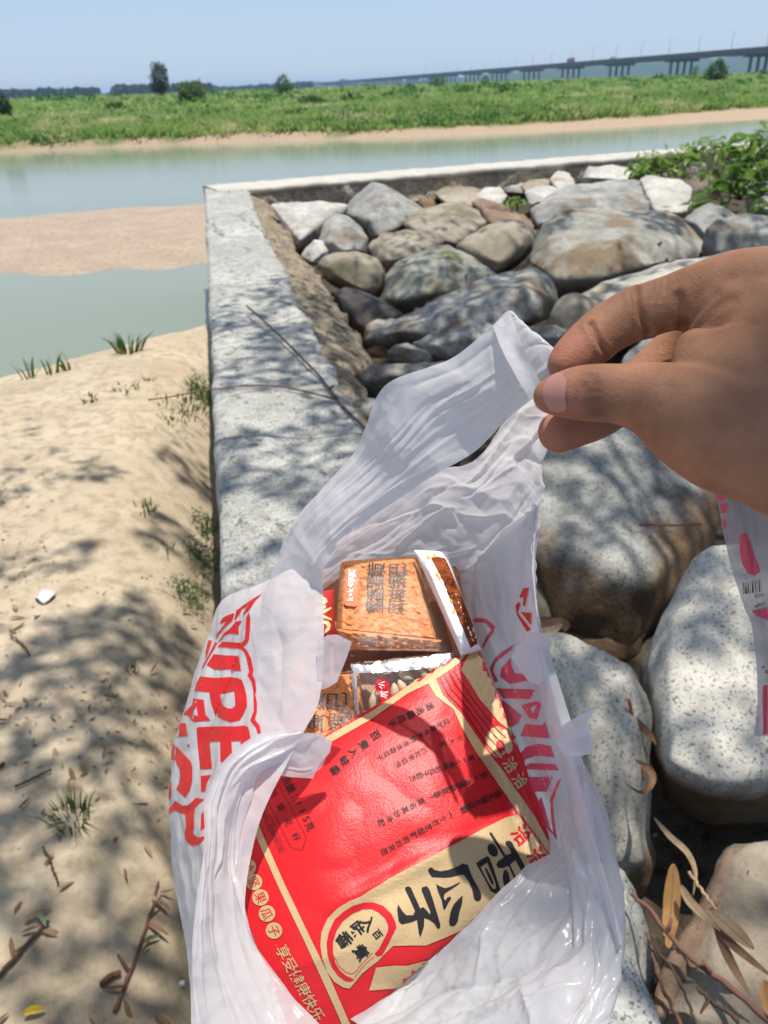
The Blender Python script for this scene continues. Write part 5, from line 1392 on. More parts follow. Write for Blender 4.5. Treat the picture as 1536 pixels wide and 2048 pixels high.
BI = [
    [(592, 1462, .390), (618, 1468, .392), (645, 1474, .396), (664, 1482, .398)],
    [(523, 1468, .384), (558, 1492, .388), (590, 1515, .392), (632, 1545, .396)],
    [(450, 1522, .374), (480, 1530, .379), (510, 1538, .386), (530, 1540, .392)],
    [(414, 1600, .364), (440, 1605, .370), (470, 1608, .378), (502, 1602, .386)],
    [(410, 1680, .354), (432, 1690, .360), (455, 1696, .371), (481, 1700, .379)],
    [(401, 1760, .344), (425, 1765, .350), (450, 1770, .359), (482, 1762, .367)],
    [(389, 1880, .334), (425, 1885, .340), (465, 1885, .349), (514, 1876, .358)],
    [(384, 1980, .328), (430, 1980, .333), (500, 1980, .339), (574, 1974, .347)],
    [(382, 2095, .323), (450, 2095, .325), (560, 2095, .329), (670, 2078, .337)]]
rim = sheet('rim', BI, M_FILM2, bag, 70, 200, 11, (.0018, .0010, .0004), (.0015, 1.8, 2.2), cr=(26, 1.45, .3, .0022, .035))
fold_r = sheet('rim', [
    [(1068, 1300, .395), (1082, 1300, .384), (1098, 1300, .384)],
    [(1090, 1400, .385), (1106, 1398, .374), (1126, 1392, .372)],
    [(1118, 1500, .374), (1136, 1496, .362), (1160, 1500, .360)],
    [(1146, 1600, .362), (1166, 1596, .350), (1186, 1620, .350)],
    [(1170, 1700, .350), (1192, 1700, .338), (1206, 1740, .338)],
    [(1205, 1800, .338), (1222, 1800, .328), (1232, 1830, .328)],
    [(1232, 1890, .326), (1240, 1890, .318), (1246, 1880, .320)]], M_FILM2, bag, 24, 120, 12, (.0012, .0008, .0003))
flap('torn_flap', [(634, 1284), (655, 1270), (676, 1269), (704, 1284), (694, 1314), (674, 1364), (655, 1376), (634, 1380)], lambda x, y: .404 - (x - 634) * .0001, M_FILM2, bag, .004)
flap('torn_flap', [(596, 1466), (640, 1466), (664, 1484), (660, 1505), (640, 1526), (625, 1557), (580, 1554), (540, 1548), (528, 1530), (560, 1490)], lambda x, y: .394 + (x - 530) * .00002, M_FILM2, bag, .004, 4)
flap('torn_flap', [(1022, 1316), (1030, 1296), (1044, 1284), (1063, 1264), (1082, 1266), (1102, 1267), (1099, 1355), (1076, 1370), (1056, 1362), (1040, 1340)], lambda x, y: .384, M_FILM, bag, .008, 6)
flap('torn_flap', [(1112, 1483), (1127, 1449), (1160, 1430), (1196, 1411), (1170, 1449), (1184, 1474), (1181, 1508), (1160, 1512), (1138, 1514), (1122, 1502)], lambda x, y: .358, M_FILM, bag, .008, 9)

# ---- red letters on the outer left panel
D = Decal(bvh_of(left_panel), 0.00035)
k6 = lambda p: xf(7.314, 330, 1180, p)
k7 = lambda p: xf(7.062, 330, 1430, p)
D.poly(k6([(1435, 45), (1300, 125), (1100, 265), (1050, 300), (1015, 445), (1035, 440), (1130, 290), (1280, 185), (1380, 95)]), step=4)
D.poly(k6([(1420, 70), (1330, 150), (1235, 300), (1140, 380), (1150, 330), (1240, 210), (1330, 130)]), step=4)
D.poly(k6([(1000, 340), (880, 390), (825, 440), (808, 495), (905, 465), (840, 550), (765, 640), (748, 715), (870, 560), (990, 450), (1022, 350)]), step=5)
D.poly(k6([(1130, 450), (1040, 458), (960, 560), (870, 630), (800, 740), (770, 790), (880, 665), (960, 638), (1083, 652), (1082, 540)]), step=5)
D.poly(k6([(1232, 325), (1256, 420), (1250, 560), (1235, 730), (1200, 790), (1152, 832), (1205, 885), (1265, 1000), (1300, 1170), (1286, 1240), (1326, 1330), (1342, 1470), (1325, 1520), (1352, 1660), (1350, 1780)]) + k7([(1290, 0), (1275, 70), (1340, 150), (1362, 258), (1316, 276), (1290, 180), (1210, 76), (1240, 0)]) + k6([(1303, 1780), (1298, 1460), (1270, 1340), (1214, 1250), (1236, 1195), (1200, 1000), (1165, 910), (1110, 862), (960, 850), (772, 832), (850, 753), (1000, 765), (1130, 770), (1175, 720), (1196, 400)]), step=4)
D.poly(k6([(720, 938), (910, 960), (1000, 958), (1090, 972), (1118, 1186), (1010, 1182), (960, 1160), (800, 1172), (700, 1150), (614, 1100)]))
D.poly(k6([(560, 1150), (700, 905), (775, 780), (740, 758), (640, 960), (545, 1135)]), step=4)
D.poly(k6([(600, 1010), (650, 880), (690, 740), (640, 735), (600, 900)]), step=4)
D.poly([(401, 1353), (431, 1356), (460, 1354), (475, 1356), (484.5, 1360), (490, 1375), (494, 1393), (495, 1412), (487, 1430), (480, 1441), (463, 1445), (447.5, 1440), (430.5, 1430), (423, 1406), (419.5, 1385), (389.5, 1382), (394, 1365)],
       [[(441, 1388), (455, 1386), (469, 1382), (471, 1400), (471, 1412), (465, 1417), (456, 1417), (448, 1412), (443.5, 1405)]], 5)
D.poly(k7([(450, 190), (475, 170), (720, 160), (980, 162), (1130, 150), (1180, 172), (1200, 240), (1215, 350), (1080, 440), (1075, 370), (945, 370), (955, 555), (812, 668), (790, 650), (785, 370), (635, 380), (670, 760), (505, 770), (470, 450)]), step=5)
D.poly(k7([(510, 860), (660, 845), (600, 950), (575, 1080), (515, 1085)]))
D.poly([(362, 1430), (374, 1421), (385, 1410), (387, 1397), (408, 1399.5), (412, 1430), (422, 1441), (388, 1444), (376, 1431)], [[(394, 1412), (396, 1433), (385, 1426)]], 5)
D.poly(k7([(178, 110), (300, 115), (327, 300), (133, 316)]))
D.poly(k7([(118, 408), (200, 480), (310, 590), (370, 660), (395, 740), (392, 920), (360, 1060), (292, 1166), (230, 1110), (165, 1050), (205, 960), (220, 860), (212, 760), (175, 710), (155, 640), (92, 632), (95, 520)]))
D.poly(k7([(82, 840), (97, 960), (92, 1150), (60, 1202), (52, 1000)]), step=4)
D.poly(k7([(152, 1208), (250, 1282), (330, 1272), (390, 1225), (440, 1168), (562, 1190), (470, 1270), (430, 1310), (415, 1400), (418, 1600), (395, 1640), (420, 1700), (480, 1730), (577, 1708), (560, 1750), (480, 1830), (400, 1847), (330, 1810), (295, 1750), (282, 1680), (305, 1580), (290, 1400), (240, 1392), (140, 1350), (58, 1402), (62, 1330)]), step=5)
D.poly(k7([(577, 1340), (520, 1400), (508, 1632), (577, 1592)]))
D.poly(k7([(308, 420), (352, 414), (352, 462)]))
D.letters('printed_letter', M_INK, left_panel)
# ---- the same print seen through the right panel
D = Decal(bvh_of(right_panel), 0.00030)
k4 = lambda p: xf(3.303, 900, 1080, p)
for pl in ([(145, 530), (180, 514), (240, 520), (302, 572), (290, 612), (250, 665), (220, 722), (213, 700), (240, 640), (277, 592), (230, 546), (170, 546)],
           [(430, 690), (360, 730), (300, 780), (263, 850), (295, 942), (322, 930), (287, 865), (302, 812), (400, 732)],
           [(415, 765), (340, 850), (333, 905), (400, 952), (522, 930), (490, 886), (430, 880), (404, 810)],
           [(303, 978), (562, 990), (530, 1052), (350, 1045)],
           [(343, 1050), (477, 1160), (450, 1212), (400, 1242), (350, 1150)],
           [(500, 1215), (610, 1225), (630, 1200), (662, 1310), (468, 1295)],
           [(453, 1425), (500, 1370), (580, 1345), (667, 1360), (692, 1437), (570, 1425), (500, 1450), (480, 1512), (460, 1470)],
           [(505, 1495), (515, 1480), (535, 1474), (697, 1480), (722, 1522), (510, 1515)],
           [(513, 1565), (682, 1565), (640, 1662), (555, 1662)],
           [(737, 1570), (700, 1680), (682, 1722), (690, 1850), (712, 1985), (690, 1960), (667, 1800), (663, 1710), (710, 1600)],
           [(605, 1693), (632, 1780), (662, 1900), (712, 1975), (640, 1900), (573, 1750)],
           [(400, 1290), (440, 1290), (432, 1320), (415, 1345)]):
    D.poly(k4(pl), step=5)
D.poly(k4([(473, 1090), (570, 1064), (607, 1080), (577, 1187), (520, 1172)]), [k4([(530, 1110), (577, 1088), (552, 1147)])], 4)
D.letters('printed_letter', M_PINK, right_panel)
D = Decal(bvh_of(right_panel), 0.0006)
for pl in ([(463, 380), (490, 320), (528, 313), (502, 442), (488, 430), (492, 380)], [(438, 430), (465, 410), (470, 430), (452, 480), (542, 590), (515, 607), (445, 490)], [(473, 474), (543, 480), (543, 565)],
           [(832, 1500), (870, 1490), (902, 1590), (870, 1615), (862, 1530)]):
    D.poly(k4(pl), step=4)
D.letters('printed_letter', M_INK, right_panel)
# ------------------------------------------------------------------ seed packet
def mat_kraft(name, col, rough, metal, var=.10):
    t = NT(name); v = t.coord()
    f = t.noise(v, 900, 2, .6); g = t.noise(v, 40, 3)
    c = t.mix(t.math('MULTIPLY', f, .5), col, tuple(x * (1 - 2.2 * var) for x in col))
    c = t.mix(t.math('MULTIPLY', g, .3), c, tuple(min(1, x * 1.15) for x in col))
    return t.done(t.pbsdf(c, rough, .35, t.bump(t.math('ADD', f, t.math('MULTIPLY', t.noise(v, 130, 3), 2.0)), .12, .002), Metallic=metal))
M_RED = mat_kraft('red kraft print', (0.62, 0.013, 0.018), .40, 0.0, .05)
M_GOLD = mat_kraft('gold kraft paper', (0.56, 0.395, 0.205), .52, 0.10)
M_BLACK = plain('black print', (0.018, 0.015, 0.017), .5, .3, .3, 300)
M_RPRINT = plain('red print', (0.55, 0.012, 0.02), .45, .3, .05, 100)
M_DRED = plain('dark red ridge print', (0.30, 0.008, 0.012), .45, .3, .05, 100)
PK_A, PK_B, PK_C, PK_D = (955, 1288, .466), (1119, 1702, .402), (404, 1618, .424), (614, 2146, .362)
def packet_mesh(back=False):
    nu, nv = 110, 150     # u along the seal (A to B), w down the packet
    V = []
    for j in range(nv):
        w = j / (nv - 1)
        for i in range(nu):
            u = i / (nu - 1)
            a = [PK_A[k] * (1 - u) + PK_B[k] * u for k in range(3)]
            b = [PK_C[k] * (1 - u) + PK_D[k] * u for k in range(3)]
            # right side edge bows in a little as in the photograph
            q = [a[k] * (1 - w) + b[k] * w for k in range(3)]
            bow = 18 * sin(pi * w) * u ** 4
            q[0] -= bow * .4; q[1] -= bow * .2
            p = P(*q)
            puff = 0.021 * (sin(pi * min(1, max(0, (w - .10) / .95))) ** .7 if w > .10 else 0) * (sin(pi * u) ** .6)
            # fold from the medallion to the bottom right corner, the gusset behind it falls away
            e = (u - (1.12 - .50 * w))
            if w > .45: puff -= 0.010 * max(0, e) / .25 * min(1, (w - .45) / .2)
            puff += .0030 * noise.noise(Vector((u * 2.6, w * 3.4, 3))) + .0018 * abs(noise.noise(Vector((u * 5 + w * 3, w * 5, 8)))) + 0.0026 * exp(-((u - .62 + (w - .55) * .25) / .035) ** 2) * (1 if .25 < w < .8 else 0) * sin(pi * (w - .25) / .55)
            if w < .115: puff += .00025 * sin(w / .115 * 2 * pi * 5)
            sgn = -1 if not back else 1
            V.append(p + ray(q[0], q[1]).normalized() * (-puff if not back else (max(0, puff) * .8 + max(0, -puff) + .0015)))
    i = np.arange((nu - 1) * (nv - 1)); r = i // (nu - 1); c = i % (nu - 1); a = r * nu + c
    return mesh_np([v[:] for v in V], np.stack([a, a + 1, a + nu + 1, a + nu], 1))
packet = empty('seed_packet', P(800, 1650, .41), 'red and gold kraft paper packet of sunflower seeds on top in the bag', 'snack packet', 'snack packets in the carrier bag')
pk_front = link('packet_front', packet_mesh(), M_RED, packet)
link('packet_back', packet_mesh(True), M_GOLD, packet)
PB = bvh_of(pk_front)
ER = (0.42, 0.90); EU = (0.91, -0.42)
k1 = lambda p: xf(4.389, 780, 1620, p)
k2 = lambda p: xf(8.533, 640, 1780, p)
k5 = lambda p: xf(9.035, 960, 1430, p)
D = Decal(PB, 0.0005)
D.poly([(516, 1680), (561, 1781), (609, 1881), (660, 1993), (690, 2062), (720, 2085), (697, 2040), (660, 1955), (625, 1883), (571, 1770), (531, 1680), (509, 1625), (500, 1643)], step=8)
D.poly([(1036, 1629), (1010, 1636), (962, 1660), (871, 1709), (780, 1757), (741, 1780), (720, 1793), (699, 1802), (675, 1816), (655, 1837), (643, 1864), (641, 1891), (645, 1917), (655, 1944), (669, 1963), (687, 1974), (699, 1976), (710, 1963), (724, 1946), (740, 1933), (757, 1920), (772, 1904), (786, 1891), (820, 1890), (851, 1890), (886, 1876), (940, 1851), (980, 1829), (1008, 1815), (1060, 1790), (1107, 1735), (1107, 1722)], step=9)
D.poly([(955, 1280), (915, 1330), (872, 1359), (886, 1391), (922, 1427), (969, 1497), (1000, 1534), (1071, 1635), (1112, 1714), (1108, 1719), (1038, 1629), (1003, 1580), (949, 1501), (922, 1453), (907, 1419), (872, 1393), (857, 1368), (817, 1387), (742, 1440), (640, 1498), (560, 1536), (540, 1530), (640, 1482), (742, 1425), (846, 1352), (940, 1285)], step=8)
D.poly([(950, 1284), (922, 1340), (961, 1400), (998, 1444), (1016, 1458), (1040, 1510), (1040, 1480), (985, 1312)], step=8)
for c in ((489, 1706), (497, 1734), (509, 1764), (522, 1795), (535, 1827), (549, 1861)):
    D.poly([(c[0] + 16.5 * cos(a), c[1] + 16.5 * sin(a)) for a in np.linspace(0, 2 * pi, 22, endpoint=False)], step=6)
D.poly([(752, 1934), (785, 1930), (815, 1930), (872, 1914), (915, 1903), (950, 1880), (930, 1900), (905, 1922), (860, 1946), (793, 1975), (738, 1980)], step=8)
D.poly(k5([(108, 405), (140, 330), (200, 250), (330, 200), (392, 238), (370, 262), (310, 292), (400, 265), (480, 272), (518, 330), (540, 390), (580, 470), (592, 600), (570, 660), (520, 700), (468, 690), (445, 640), (455, 560), (430, 490), (362, 450), (302, 490), (283, 570), (312, 645), (402, 762), (372, 792), (250, 740), (150, 600), (103, 480)]), step=4)
D.poly([(960 + (420 + 32 * cos(a)) / 9.035, 1430 + (690 + 36 * sin(a)) / 9.035) for a in np.linspace(0, 2 * pi, 12, endpoint=False)], step=4)
D.text('洽洽', (1021, 1531), (1041, 1562), 26, (0.55, 0.83), bold=.02)
D.char('，', 553, 1890, 8, ER)
D.text('享受健康快乐', (568, 1904), (634, 2027), 25, (0.45, 0.89), bold=.008)
D.build('gold_print', M_GOLD, pk_front)
D = Decal(PB, 0.0007)
D.poly(k2([(960, 1112), (1000, 1118), (1060, 1100), (1110, 1020), (1200, 840), (1300, 640), (1290, 560), (1220, 410), (1080, 270), (900, 205), (740, 205), (560, 260), (400, 360), (250, 500), (150, 720), (115, 900), (130, 1100), (200, 1300), (310, 1450), (430, 1540), (520, 1552), (585, 1520), (540, 1490), (450, 1455), (340, 1360), (262, 1230), (222, 1050), (228, 870), (285, 690), (400, 520), (560, 395), (720, 332), (880, 327), (1000, 382), (1110, 482), (1165, 600), (1158, 700), (1080, 850), (1000, 1000), (932, 1070)]), step=4)
D.line(k2([(250, 1130), (330, 1290), (440, 1390), (540, 1420), (620, 1370), (700, 1260), (900, 1060)]), 1.0)
D.line(k2([(590, 1480), (680, 1360), (780, 1240), (920, 1130)]), 1.0)
for c, ch in zip(((489, 1706), (497, 1734), (509, 1764), (522, 1795), (535, 1827), (549, 1861)), '洽洽坚果瓜子'):
    D.char(ch, c[0], c[1], 21, (0.40, 0.92))
D.text('洽洽', (1043, 1671), (1075, 1716), 34, (0.60, 0.80), bold=.025)
D.line([(1035, 1626), (1107, 1719)], 1.6)
D.line([(1003, 1580), (1035, 1622), (1070, 1668)], 1.0)
D.build('red_print', M_RPRINT, pk_front)
D = Decal(PB, 0.0006)
for q in (.16, .36, .56, .76):
    L0 = [(873, 1360), (886, 1391), (922, 1427), (969, 1497), (1000, 1534)]; L1 = [(918, 1334), (930, 1352), (961, 1400), (998, 1444), (1016, 1458)]
    D.line([(a[0] * (1 - q) + b[0] * q, a[1] * (1 - q) + b[1] * q) for a, b in zip(L0, L1)], 2.0)
D.build('seal_ridge', M_DRED, pk_front)
D = Decal(PB, 0.0008)
for pl in ([(868, 207), (878, 196), (890, 203), (950, 300), (1010, 398), (1060, 385), (1052, 350), (1008, 300), (1010, 278), (1040, 272), (1065, 285), (1110, 370), (1165, 470), (1212, 560), (1195, 575), (1175, 580), (1130, 500), (1097, 440), (1050, 482), (1100, 590), (1150, 690), (1155, 708), (1130, 690), (1085, 600), (1037, 492), (985, 512), (945, 508), (928, 485), (940, 455), (995, 415), (930, 310)],
           [(1018 + 31 * cos(a) + 6 * sin(a), 612 + 88 * sin(a) + 6 * cos(a)) for a in np.linspace(0, 2 * pi, 16, endpoint=False)],
           [(898 + 45 * cos(a) + 8 * sin(a), 355 + 57 * sin(a) + 10 * cos(a)) for a in np.linspace(0, 2 * pi, 16, endpoint=False)],
           [(828, 512), (840, 508), (880, 575), (907, 648), (890, 656), (852, 575)],
           [(330, 520), (345, 500), (365, 502), (385, 522), (440, 537), (510, 525), (580, 500), (640, 470), (682, 485), (700, 540), (725, 600), (760, 660), (795, 730), (797, 775), (780, 797), (755, 798), (735, 780), (720, 700), (690, 630), (645, 567), (600, 572), (530, 588), (470, 592), (370, 587), (345, 560)],
           [(400, 648), (430, 667), (480, 687), (540, 667), (615, 628), (600, 650), (530, 697), (475, 735), (467, 770), (482, 795), (500, 765), (530, 760), (530, 780), (510, 810), (475, 877), (462, 855), (450, 790), (420, 720)],
           [(538, 862), (560, 820), (590, 790), (635, 748), (630, 820), (605, 900), (592, 970), (570, 1005), (540, 1015), (518, 1005), (513, 970), (525, 900)],
           [(62, 875), (70, 828), (90, 860), (110, 892), (140, 922), (200, 922), (217, 885), (175, 790), (130, 692), (135, 675), (160, 667), (182, 682), (220, 770), (262, 862), (290, 852), (320, 880), (347, 915), (352, 890), (310, 790), (273, 700), (280, 678), (320, 667), (345, 700), (375, 790), (402, 880), (437, 1000), (435, 1030), (415, 1040), (385, 990), (340, 960), (298, 945), (295, 1020), (265, 1110), (252, 1080), (235, 962), (170, 985), (100, 1000), (75, 975)]):
    D.poly(k1(pl), step=5)
D.poly(k1([(752, 470), (800, 435), (850, 407), (867, 417), (900, 500), (930, 590), (967, 700), (955, 728), (920, 733), (880, 710), (830, 610)]), [k1([(790, 503), (848, 463), (885, 550), (922, 640), (926, 688), (900, 692), (862, 640)])], 4)
D.letters('printed_letter', M_BLACK, pk_front)
D = Decal(PB, 0.0008)
D.char('百', 755, 1868, 17, (.6, .8), bold=.02).char('煮', 722, 1903, 26, (.6, .8), bold=.03).char('入', 737, 1846, 26, (.6, .8), bold=.03).char('味', 715, 1858, 26, (.6, .8), bold=.03).char('香', 689, 1879, 28, (.6, .8), bold=.03)
# columns of small print
D.text('洽洽香瓜子', (860, 1412), (784, 1447), 15, ER, EU, .015)
D.text('这就是今天的洽洽香瓜子', (893, 1443), (760, 1515), 11.5, ER, EU, .01)
D.text('只大', (918, 1477), (903, 1482), 12, ER, EU)
D.char('家', 885, 1488, 12, ER, EU)
D.text('约和果皿像', (848, 1501), (797, 1529), 12, ER, EU)
D.text('·····', (792, 1532), (778, 1545), 2.0, ER, EU)
D.text('第一个美味的瓜子配方', (942, 1516), (826, 1556), 12, ER, EU, .01)
D.text('······', (818, 1560), (795, 1570), 2.0, ER, EU)
D.text('第二个很偶然的机会下', (968, 1551), (865, 1592), 12, ER, EU, .012)
D.text('莫名其妙冲配', (842, 1602), (763, 1645), 13, ER, EU, .008)
D.text('很久很久以前', (994, 1589), (928, 1619), 13, ER, EU, .02)
D.text('一个技艺超群的炒货匠', (901, 1629), (769, 1703), 13, ER, EU, .008)
D.text('百煮', (751, 1471), (728, 1490), 18, (.55, .83), None, .01)
D.text('入味香', (708, 1505), (671, 1541), 18, (.55, .83), None, .01)
D.text('含量：115克', (574, 1562), (621, 1652), 17, (.46, .89), None, .004)
D.text('秘·制·葵·花·籽', (531, 1556), (593, 1673), 15, (.46, .89))
D.line([(553, 1560), (614, 1675), (606, 1700), (583, 1695), (519, 1569)], .9)
D.text('日期保质期至：见背面封口处', (512, 1591), (563, 1697), 8, (.44, .9))
D.line([(519, 1583), (572, 1700), (560, 1706), (510, 1596)], .6)
D.build('black_print', M_BLACK, pk_front)

# ------------------------------------------------------------------ other snacks in the bag
def quad_sheet(corners, nu, nv, fn, back=0.0):
    """corners TL TR BR BL (px,py,d); fn(u,w) gives lift towards the camera"""
    V = []
    for j in range(nv):
        for i in range(nu):
            u, w = i / (nu - 1), j / (nv - 1)
            q = [(corners[0][k] * (1 - u) + corners[1][k] * u) * (1 - w) + (corners[3][k] * (1 - u) + corners[2][k] * u) * w for k in range(3)]
            V.append((P(*q) - ray(q[0], q[1]).normalized() * fn(u, w))[:])
    i = np.arange((nu - 1) * (nv - 1)); r = i // (nu - 1); c = i % (nu - 1); a = r * nu + c
    return mesh_np(V, np.stack([a, a + 1, a + nu + 1, a + nu], 1))
def mat_cracker():
    t = NT('toasted rice cracker'); v = t.coord()
    a = t.noise(v, 160, 4, .65); b = t.noise(v, 38, 4, .6); c3 = t.noise(v, 420, 2)
    c = t.ramp(a, [(0.28, (0.34, 0.085, 0.018)), (0.45, (0.60, 0.19, 0.055)), (0.70, (0.75, 0.34, 0.13))])
    c = t.mix(t.ramp(b, [(.35, (0, 0, 0)), (.7, (1, 1, 1))]), c, (0.68, 0.26, 0.085))
    return t.done(t.pbsdf(c, .6, .3, t.bump(t.math('ADD', a, t.math('MULTIPLY', c3, .3)), .6, .004)))
M_CRACK = mat_cracker()
def mat_clear(name, tint=(.97, .97, .98), fac=.03, rough=.34, scale=70, milky=0.0):
    t = NT(name); v = t.coord()
    a = t.noise(v, scale, 3, .5, 1.0); r = t.math('ABSOLUTE', t.math('SUBTRACT', a, .5))
    nrm = t.bump(r, .12, .004)
    tp = t.n('ShaderNodeBsdfTransparent'); tp.inputs[0].default_value = (*tint, 1)
    g = t.n('ShaderNodeBsdfGlossy'); g.inputs['Roughness'].default_value = rough; t.l(nrm, g.inputs['Normal'])
    lw = t.n('ShaderNodeLayerWeight'); lw.inputs[0].default_value = .10; t.l(nrm, lw.inputs['Normal'])
    f = t.math('ADD', t.math('MULTIPLY', lw.outputs['Fresnel'], .15), fac)
    m = t.n('ShaderNodeMixShader'); t.l(f, m.inputs[0]); t.l(tp.outputs[0], m.inputs[1]); t.l(g.outputs[0], m.inputs[2])
    if milky:
        d = t.n('ShaderNodeBsdfDiffuse'); d.inputs[0].default_value = (.85, .85, .88, 1)
        m2 = t.n('ShaderNodeMixShader'); m2.inputs[0].default_value = milky; t.l(m.outputs[0], m2.inputs[1]); t.l(d.outputs[0], m2.inputs[2]); return t.done(m2.outputs[0])
    return t.done(m.outputs[0])
M_CLEAR = mat_clear('clear wrapper', fac=.01, milky=.0)
M_FOIL = plain('silver foil seal', (.72, .72, .74), .25, .6, .1, 300)
M_FOIL.node_tree.nodes['Principled BSDF'].inputs['Metallic'].default_value = .8
M_TEXTB = plain('brown black print', (.030, .018, .022), .5, .3, .2, 300)
M_ORANGE = plain('orange label', (.72, .12, .012), .5, .3, .06, 60)
M_WHITEP = plain('white print', (.80, .78, .74), .5, .3, .04, 60)
def slab(u, w, h, e=.10):
    f = min(1, u / e) * min(1, (1 - u) / e) * min(1, w / e) * min(1, (1 - w) / e)
    return h * max(0, f) ** .5
def bump3(u, w, s, a, seed):
    return a * (noise.noise(Vector((u * s, w * s, seed))) + .5 * noise.noise(Vector((u * s * 2.3, w * s * 2.3, seed + 4))))
def cracker_pack(label, corners, film, seed, lines, tag_poly=None, tag_text=None, side=None, drop=.0195):
    cx = sum(c[0] for c in corners) / 4; cy = sum(c[1] for c in corners) / 4
    t = empty('cracker_pack', P(cx, cy, corners[0][2] + .02), label, 'snack packet', 'snack packets in the carrier bag')
    ck = link('rice_cracker', quad_sheet(corners, 80, 80, lambda u, w: slab(u, w, .022, .06) - drop + bump3(u, w, 16, .0016, seed)), M_CRACK, t)
    if side:
        link('rice_cracker', quad_sheet(side, 80, 24, lambda u, w: slab(u, w, .008, .12) - .008 + bump3(u, w * .35, 18, .0018, seed + 9)), M_CRACK, t)
    fl = link('wrapper', quad_sheet(film, 60, 60, lambda u, w: slab(u, w, .004, .22) + .0015 + .0010 * abs(noise.noise(Vector((u * 5, w * 2, seed)))) + .0002 * abs(noise.noise(Vector((u * 17, w * 15, seed)))) + (.0005 * sin(w * 260) if w > .93 else 0)), M_CLEAR, t)
    flat = quad_sheet(corners, 30, 30, lambda u, w: slab(u, w, .022, .06) - drop + .0022)     # the wrapper lies tight on the cracker where it is printed
    B = BVHTree.FromPolygons([v.co.copy() for v in flat.vertices], [tuple(p.vertices) for p in flat.polygons]); bpy.data.meshes.remove(flat)
    if tag_poly:
        D = Decal(B, .0002); D.poly(tag_poly, step=5); D.build('orange_label', M_ORANGE, fl)
        D = Decal(B, .0006)
        for a in tag_text: D.char(*a)
        D.build('white_print', M_WHITEP, fl)
    D = Decal(B, .0003)
    for a in lines: D.char(*a)
    D.build('black_print', M_TEXTB, fl)
    return t, fl
kc = lambda p: xf(7.68, 640, 1090, p)
RU, UL = (0.03, -1.0), (-1.0, -0.03)
L1 = [(ch, x, y, 34, RU, UL, .010, .64) for ch, x, y in (('蟹', 750, 1209), ('香', 751, 1185), ('蛋', 752, 1160), ('黄', 752, 1137))]
L2 = [(ch, x, y, 34, RU, UL, .010, .64) for ch, x, y in (('风', 795, 1211), ('味', 795, 1185), ('锅', 795, 1159), ('巴', 795, 1136))]
TG = [(ch, x, y, s, RU, UL, .02, 1.0) for ch, x, y, s in (('k', 700, 1198, 15), ('e', 701, 1190, 11), ('k', 700, 1181, 15), ('e', 701, 1173, 11), ('可', 703, 1165, 14), ('可', 704, 1156, 14), ('买', 705, 1147, 15))]
_, fl1 = cracker_pack('wrapped square rice cracker with an orange label at the back of the bag',
             [(681, 1122, .495), (834, 1112, .500), (882, 1288, .470), (671, 1266, .468)],
             [(660, 1116, .497), (850, 1100, .502), (905, 1314, .453), (664, 1312, .453)], 3, L1 + L2,
             kc([(390, 400), (410, 360), (430, 350), (560, 352), (598, 380), (602, 420), (580, 900), (560, 940), (530, 948), (400, 932), (368, 900), (372, 860)]), TG,
             [(674, 1258, .456), (884, 1280, .458), (876, 1304, .462), (688, 1298, .460)])
D = Decal(bvh_of(fl1), .0005); D.poly(kc([(615, 1490), (630, 1485), (855, 1500), (860, 1555), (640, 1535), (612, 1515)]), step=5); D.build('black_print', M_TEXTB, fl1)
L3 = [(ch, x, y, s, RU, UL, .004, .74) for ch, x, y, s in (('黄', 630, 1400, 40), ('蛋', 627, 1443, 42), ('巴', 674, 1399, 42), ('锅', 678, 1442, 42), ('味', 682, 1478, 42))]
cracker_pack('rice cracker half hidden behind the red packet and the torn flaps',
             [(628, 1352, .462), (722, 1338, .466), (735, 1500, .438), (590, 1500, .436)],
             [(612, 1340, .464), (730, 1326, .468), (745, 1512, .436), (575, 1512, .434)], 6, L3, drop=.0235)
# spicy stick packet
t = empty('snack_packet', P(890, 1200, .50), 'narrow white packet of reddish brown spicy sticks at the back right of the bag', 'snack packet', 'snack packets in the carrier bag')
SP = quad_sheet([(828, 1100, .492), (893, 1103, .496), (962, 1300, .462), (922, 1312, .460)], 40, 80, lambda u, w: slab(u, w, .012, .2) + .001 * abs(noise.noise(Vector((u * 4, w * 14, 2)))) + .002 * u)
sp = link('wrapper', SP, plain('white printed wrapper', (.78, .79, .80), .3, .5, .05, 60), t)
D = Decal(bvh_of(sp), .0004)
ks = lambda p: xf(3.84, 600, 1080, p)
D.poly(ks([(1005, 140), (1050, 130), (1112, 142), (1140, 200), (1240, 440), (1375, 790), (1310, 825), (1260, 700), (1200, 560), (1090, 300)]), step=5)
D.build('food_window', mat_mortar('spicy sticks', (.22, .045, .015), (.40, .12, .03), (.10, .02, .01)), sp)
D = Decal(bvh_of(sp), .0006)
for c in ((985, 135), (1030, 125), (1050, 262), (1065, 290), (1160, 470), (1180, 545)):
    D.poly(ks([(c[0] - 14, c[1] - 8), (c[0] + 6, c[1] - 16), (c[0] + 16, c[1] + 6), (c[0] + 2, c[1] + 18), (c[0] - 10, c[1] + 10)]), step=3)
D.build('gold_print', plain('gold print', (.62, .36, .04), .4, .4, .1, 90), sp)
